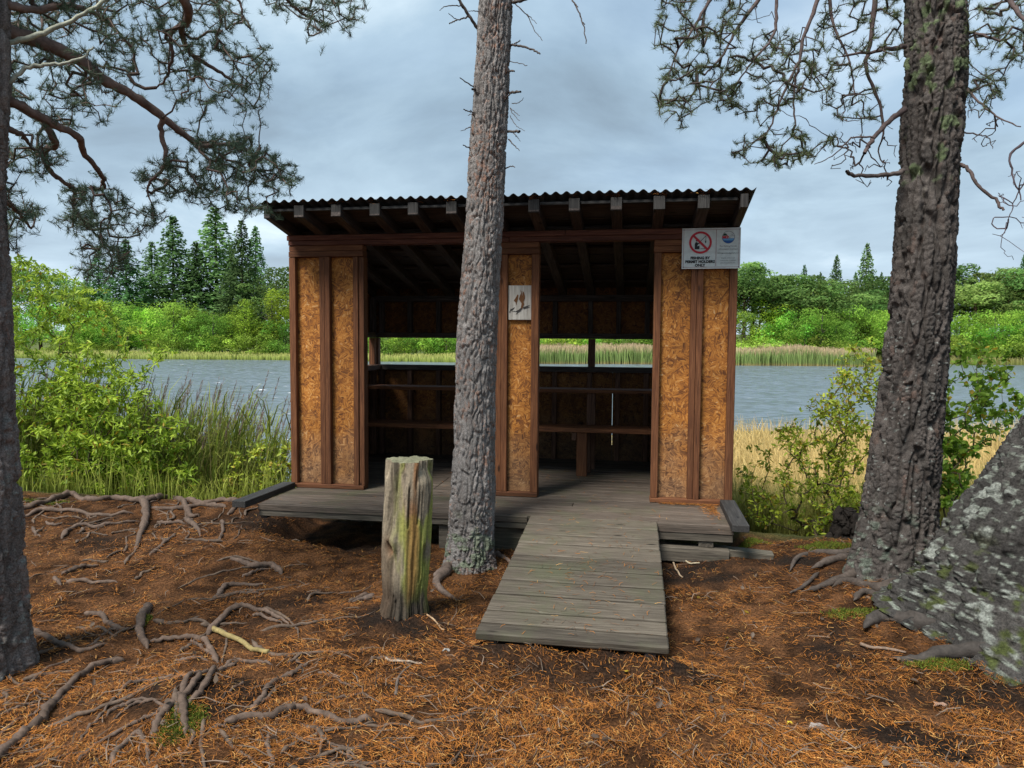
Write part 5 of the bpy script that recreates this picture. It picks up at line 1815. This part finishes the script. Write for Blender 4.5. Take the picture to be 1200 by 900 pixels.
def far_strip(name, n, x0, x1, dy, h, w, cols, label):
    x = rng.uniform(x0, x1, n)
    y = far_shore(x) + rng.uniform(dy[0], dy[1], n)
    P = np.stack([x, y, np.maximum(height(x, y), WZ - .05)], -1)
    k = rng.uniform(.7, 1.3, (n, 1))
    hh_ = rng.uniform(h[0], h[1], n) * (.8 + .4 * fbm(P * np.array([.35, .35, 0]), 5, 2))
    s = np.stack([np.full(n, w * .5), rng.normal(0, .02, n), 0 * x], -1)
    l = rng.normal(0, .09, (n, 3)) * np.array([1, 1, 0]) + A(-.05, 0, 0)
    V, C = [], []
    for f, c in zip((0, .22, .68, 1.0), cols):
        q_ = P + np.array([0, 0, 1]) * (hh_ * f)[:, None] + l * (hh_ * f * f)[:, None]
        ww = s * (1, .95, .8, .35)[(0, .22, .68, 1.0).index(f)]
        V += [q_ - ww, q_ + ww]
        C += [np.array(c) * k] * 2
    V = np.stack(V, 1).reshape(-1, 3)
    C = np.stack(C, 1).reshape(-1, 3)
    i = np.arange(n)[:, None] * 8
    F = np.concatenate([i + np.array([a, a + 1, a + 3, a + 2]) for a in (0, 2, 4)])
    return tag(np_obj(name, V, F, M_GRASS, col=C), label, 'reeds', kind='stuff')


far_strip('far_reed_bed', 15000, -9, 27.5, (-2.6, 2.0), (1.35, 2.0), .075, ((.42, .30, .13), (.22, .30, .09), (.26, .36, .11), (.58, .42, .27)), 'tall tan-topped reed bed along the far shore right of the shelter')
far_strip('far_sedge', 9000, -75, -8, (-1.6, 4.0), (.45, .8), .11, ((.22, .25, .05), (.28, .34, .07), (.36, .42, .10), (.50, .48, .16)), 'low pale green sedge along the far shore left of the shelter')
far_strip('far_sedge', 3000, 26, 75, (-1.2, 4.0), (.45, .9), .13, ((.17, .17, .05), (.22, .24, .06), (.27, .27, .08), (.36, .32, .13)), 'low sedge along the recessed far shore beyond the leaning birch')


# ------------------------------------------------------------------ the wood on the far shore
def cards(P, Nrm, size, col):
    n = len(P)
    a = unit(np.cross(Nrm, rng.normal(size=(n, 3))))
    b = np.cross(Nrm, a)
    s = (size * rng.uniform(.6, 1.3, n))[:, None] * .5
    V = np.stack([P - a * s, P - b * s * .55 + Nrm * s * .2, P + a * s, P + b * s * .55 - Nrm * s * .1], 1).reshape(-1, 3)
    return V, np.arange(4 * n).reshape(-1, 4), np.repeat(col, 4, axis=0)


def tree_proto(name, kind, seed, label, cat, group):
    global rng
    keep = rng
    rng = np.random.default_rng(seed)
    o = thing(name, (0, 0, 0), label, cat, group)
    V, C, Nr = [], [], []
    if kind == 'spruce':                       # unit height
        for lv in range(30):
            z = .10 + .88 * lv / 29
            rad = .205 * (1 - (z - .10) / .90) ** .82 + .008
            nb = max(4, int(11 - 6 * z))
            a0 = rng.uniform(0, 6.28)
            for bnum in range(nb):
                a = a0 + bnum * 6.28 / nb + rng.normal(0, .15)
                rb = rad * rng.uniform(.72, 1.15)
                m = int(7 + 44 * rb / .2)
                f = np.sqrt(rng.random(m))
                p = np.stack([np.cos(a) * rb * f, np.sin(a) * rb * f, z - .10 * rb * f * 2.2 + .04 * rb * (f > .8) + 0 * f], -1)
                p += np.stack([-np.sin(a) * f * 0 + rng.normal(0, .16 * rb, m) * -np.sin(a), rng.normal(0, .16 * rb, m) * np.cos(a), rng.normal(0, .011, m)], -1)
                V.append(p)
                Nr.append(unit(rng.normal(0, .45, (m, 3)) + A(math.cos(a) * .45, math.sin(a) * .45, .8)))
                C.append(np.array((.11, .205, .072)) * rng.uniform(.6, 1.5) * rng.uniform(.8, 1.25, (m, 1)) + np.array((.01, .02, .0)) * (f > .8)[:, None])
        sz = .023
        th_ = ((0, 0, 0), (0, 0, .97))
        tr = (.013, .002)
        tcol = (.06, .045, .035)
    else:
        if kind == 'pine':
            blobs = [(rng.normal(0, .10), rng.normal(0, .10), rng.uniform(.48, .93), rng.uniform(.10, .17), .5) for _ in range(20)]
            blobs = [(x * (1.5 - abs(z - .62)), y_ * (1.5 - abs(z - .62)), z, r_, fl) for x, y_, z, r_, fl in blobs]
            blobs += [(rng.normal(0, .06), rng.normal(0, .06), .95, .09, .6) for _ in range(2)]
            base, sz, per = (.155, .265, .07), .030, 150
        elif kind == 'birch':
            blobs = [(rng.normal(0, .10), rng.normal(0, .10), rng.uniform(.25, .9), rng.uniform(.07, .13), 1.25) for _ in range(26)]
            blobs += [(0, 0, .93, .07, 1.3)]
            base, sz, per = (.37, .55, .06), .026, 130
        elif kind == 'bush':
            blobs = [(rng.normal(0, .33), rng.normal(0, .33), rng.uniform(.15, .75), rng.uniform(.17, .30), .8) for _ in range(22)]
            base, sz, per = (.25, .39, .06), .062, 120
        else:
            blobs = [(rng.normal(0, .17), rng.normal(0, .17), rng.uniform(.28, .86), rng.uniform(.10, .18), .85) for _ in range(30)]
            blobs = [(x * (1.25 - 1.2 * max(0, z - .6)), y_ * (1.25 - 1.2 * max(0, z - .6)), z, r_, fl) for x, y_, z, r_, fl in blobs]
            base, sz, per = (.22, .42, .06), .031, 140
        for (x, y_, z, r_, fl) in blobs:
            m = per
            d = unit(rng.normal(size=(m, 3)) + A(0, 0, .35))
            rr = r_ * rng.uniform(.62, 1.12, m)[:, None]
            V.append(A(x, y_, z) + d * rr * A(1, 1, fl))
            Nr.append(unit(d * .8 + rng.normal(0, .45, (m, 3)) + A(0, 0, .25)))
            C.append(np.array(base) * rng.uniform(.5, 1.5) * rng.uniform(.75, 1.3, (m, 1)) + np.array((.03, .012, 0)) * rng.random((m, 1)))
        th_ = ((0, 0, 0), (.01, 0, .45), (0, .01, .85))
        tr = (.020, .006)
        tcol = (.12, .07, .045) if kind == 'pine' else (.10, .085, .07)
    V, F, C = cards(np.concatenate(V), np.concatenate(Nr), sz, np.concatenate(C))
    np_obj('crown', V, F, M_FARLEAF, o, col=C)
    C_ = catmull(np.array(th_, float), 9)
    tv, tf = tube(C_, np.linspace(tr[0], tr[1], 9), 7)
    if kind != 'bush' and kind != 'spruce':
        bg_ = Bag()
        bg_.add(tv, tf, tcol)
        for k in range(7):
            z = rng.uniform(.35, .7)
            a = rng.uniform(0, 6.28)
            e1 = A(math.cos(a) * .15, math.sin(a) * .15, z + .12)
            v2, f2_ = tube(catmull([A(0, 0, z), (A(0, 0, z) + e1) / 2 + A(0, 0, .01), e1], 6), np.linspace(.008, .002, 6), 5)
            bg_.add(v2, f2_, tcol)
        bg_.build('trunk', M_TWIG, o, smooth=True)
    else:
        np_obj('trunk', tv, tf, M_TWIG, o, smooth=True, col=np.tile(tcol, (len(tv), 1)))
    rng = keep
    return o


PROTO = {}
KINDS = {'spruce': ('spruce_tree', 'tall dark conical spruce rising from the wood on the far shore', 'spruces on the far shore'),
         'pine': ('far_pine_tree', 'dull green round-topped pine in the wood on the far shore', 'pines on the far shore'),
         'broad': ('broadleaf_tree', 'leafy green broadleaf tree in the wood on the far shore', 'broadleaf trees on the far shore'),
         'birch': ('far_birch_tree', 'bright yellow-green birch in the wood on the far shore', 'birches on the far shore'),
         'bush': ('waterside_bush', 'low rounded bush at the edge of the wood on the far shore', 'bushes on the far shore')}
for k, (nm, lb, gp) in KINDS.items():
    PROTO[k] = [tree_proto(nm, k, 500 + 10 * i + len(k), lb, 'bush' if k == 'bush' else 'tree', gp) for i in range(3)]
USED = set()


WORDS = {'spruce': 'dark conical spruce', 'pine': 'dull green round-topped pine', 'broad': 'leafy green broadleaf tree', 'birch': 'bright yellow-green birch', 'bush': 'low rounded green bush'}
PLACE = ((345, 'on the far shore behind the low green sedge'), (863, 'on the far shore, seen through the shelter window'), (1078, 'on the far shore behind the tan reed bed'), (9999, 'on the recessed far shore beyond the leaning birch'))


def plant(kind, px, top, back, width=1.0, var=None, label=None):
    """a tree whose direction is px, standing back metres behind the far water's edge, its top at pixel row top"""
    d = ray(px, 405)
    y = 72.0
    for _ in range(6):
        x = CAM[0] + d[0] / d[1] * (y - CAM[1])
        y = float(far_shore(np.array(x))) + back
    gz = hz(x, y)
    h = on_plane(px, top, 1, y)[2] - gz
    src = PROTO[kind][random.randrange(3) if var is None else var]
    if src.name in USED:
        o = src.copy()
        COL.objects.link(o)
        for ch in src.children:
            c = ch.copy()
            COL.objects.link(c)
            c.parent = o
    else:
        o = src
        USED.add(src.name)
    place = next(w for lim, w in PLACE if px < lim)
    o['label'] = label or WORDS[kind] + ' ' + place
    o['group'] = 'far ' + WORDS[kind].split()[-1] + ' ' + place
    o.matrix_basis = Matrix.Translation((x, y, gz - .15)) @ Matrix.Rotation(random.uniform(0, 6.28), 4, 'Z') @ Matrix.Diagonal((h * width, h * width, h, 1))


for px, top, w, lb in ((205, 252, 1.5, 'second-tallest far-shore spruce, half veiled by the drooping pine sprays'), (255, 241, 1.75, 'tallest and broadest spruce on the far shore behind the sedge'), (285, 256, 1.2, 'tall spruce pressed against the broadest far-shore spruce'),
                       (301, 264, 1.05, 'slim spruce on the far shore, last before the shelter roof'), (150, 280, 1.6, None), (118, 290, 1.5, None), (232, 282, 1.4, None), (180, 282, 1.5, None), (272, 285, 1.0, None)):
    plant('spruce', px, top, random.uniform(14, 22), w, label=lb)
plant('spruce', 1012, 284, 18, 1.0, label='tallest spruce behind the tan reed bed, next to the thick pine trunk')
for px, top, w in ((978, 298, .9), (940, 309, .8), (960, 318, .8), (905, 322, .6), (917, 325, .6), (1196, 296, .9), (1000, 318, .8), (1030, 318, .7)):
    plant('spruce', px, top, random.uniform(16, 24), w)
for px, top in ((10, 300), (48, 318), (80, 325), (325, 312), (345, 322), (20, 335), (95, 335), (-60, 300), (-120, 310)):
    plant('pine', px, top, random.uniform(10, 18), random.uniform(.9, 1.2))
for px, top in ((60, 352), (102, 358), (132, 348), (172, 355), (204, 350), (232, 360), (250, 362), (308, 372), (150, 372), (270, 365), (30, 360), (-20, 350), (120, 375), (190, 372), (335, 372)):
    plant('broad', px, top, random.uniform(5, 11), random.uniform(1.0, 1.35))
for px, top in ((288, 350), (320, 338), (172, 362), (225, 372), (890, 350), (903, 362), (560, 370), (520, 378), (345, 352)):
    plant('birch', px, top, random.uniform(4, 9), random.uniform(1.05, 1.4))
for px in range(30, 345, 34):
    plant('bush', px + random.uniform(-12, 12), random.uniform(384, 407), random.uniform(3, 5), random.uniform(.9, 1.4))
for px, top in ((870, 318), (882, 316), (898, 330), (925, 330), (948, 330), (965, 335), (985, 336), (1005, 338), (1028, 330), (1048, 332), (1070, 330), (935, 345), (972, 352), (1020, 350), (1128, 318), (1150, 328),
                (1172, 320), (1190, 328), (1215, 318), (1112, 325), (1140, 338), (1180, 345), (1250, 320), (1300, 310), (855, 330), (1060, 345)):
    plant('pine', px, top - 8, random.uniform(9, 18), random.uniform(1.2, 1.6))
for px, top in ((872, 362), (915, 372), (930, 358), (945, 370), (962, 356), (980, 372), (996, 354), (1010, 368), (1030, 358), (1040, 372), (1120, 372), (1135, 360), (1150, 375), (1165, 362), (1180, 378), (1195, 360), (1210, 370)):
    plant('broad', px, top, random.uniform(4, 8), random.uniform(1.0, 1.3))
for px in range(868, 1240, 38):
    plant('bush', px + random.uniform(-6, 6), random.uniform(382, 396), random.uniform(3, 5), random.uniform(.9, 1.5))
for k, px in enumerate(range(362, 862, 20)):           # behind the shelter, seen through its look-out window
    plant(('broad', 'pine', 'birch', 'broad', 'pine')[k % 5], px + random.uniform(-6, 6), random.uniform(335, 362), random.uniform(7, 14), random.uniform(1.0, 1.3))
for k, px in enumerate(range(440, 780, 17)):
    plant('bush' if k % 3 else 'broad', px + random.uniform(-6, 6), random.uniform(378, 394), random.uniform(3.5, 6), random.uniform(.9, 1.3))
for k in PROTO:
    for src in PROTO[k]:
        if src.name not in USED:
            for ch in list(src.children):
                bpy.data.objects.remove(ch)
            bpy.data.objects.remove(src)
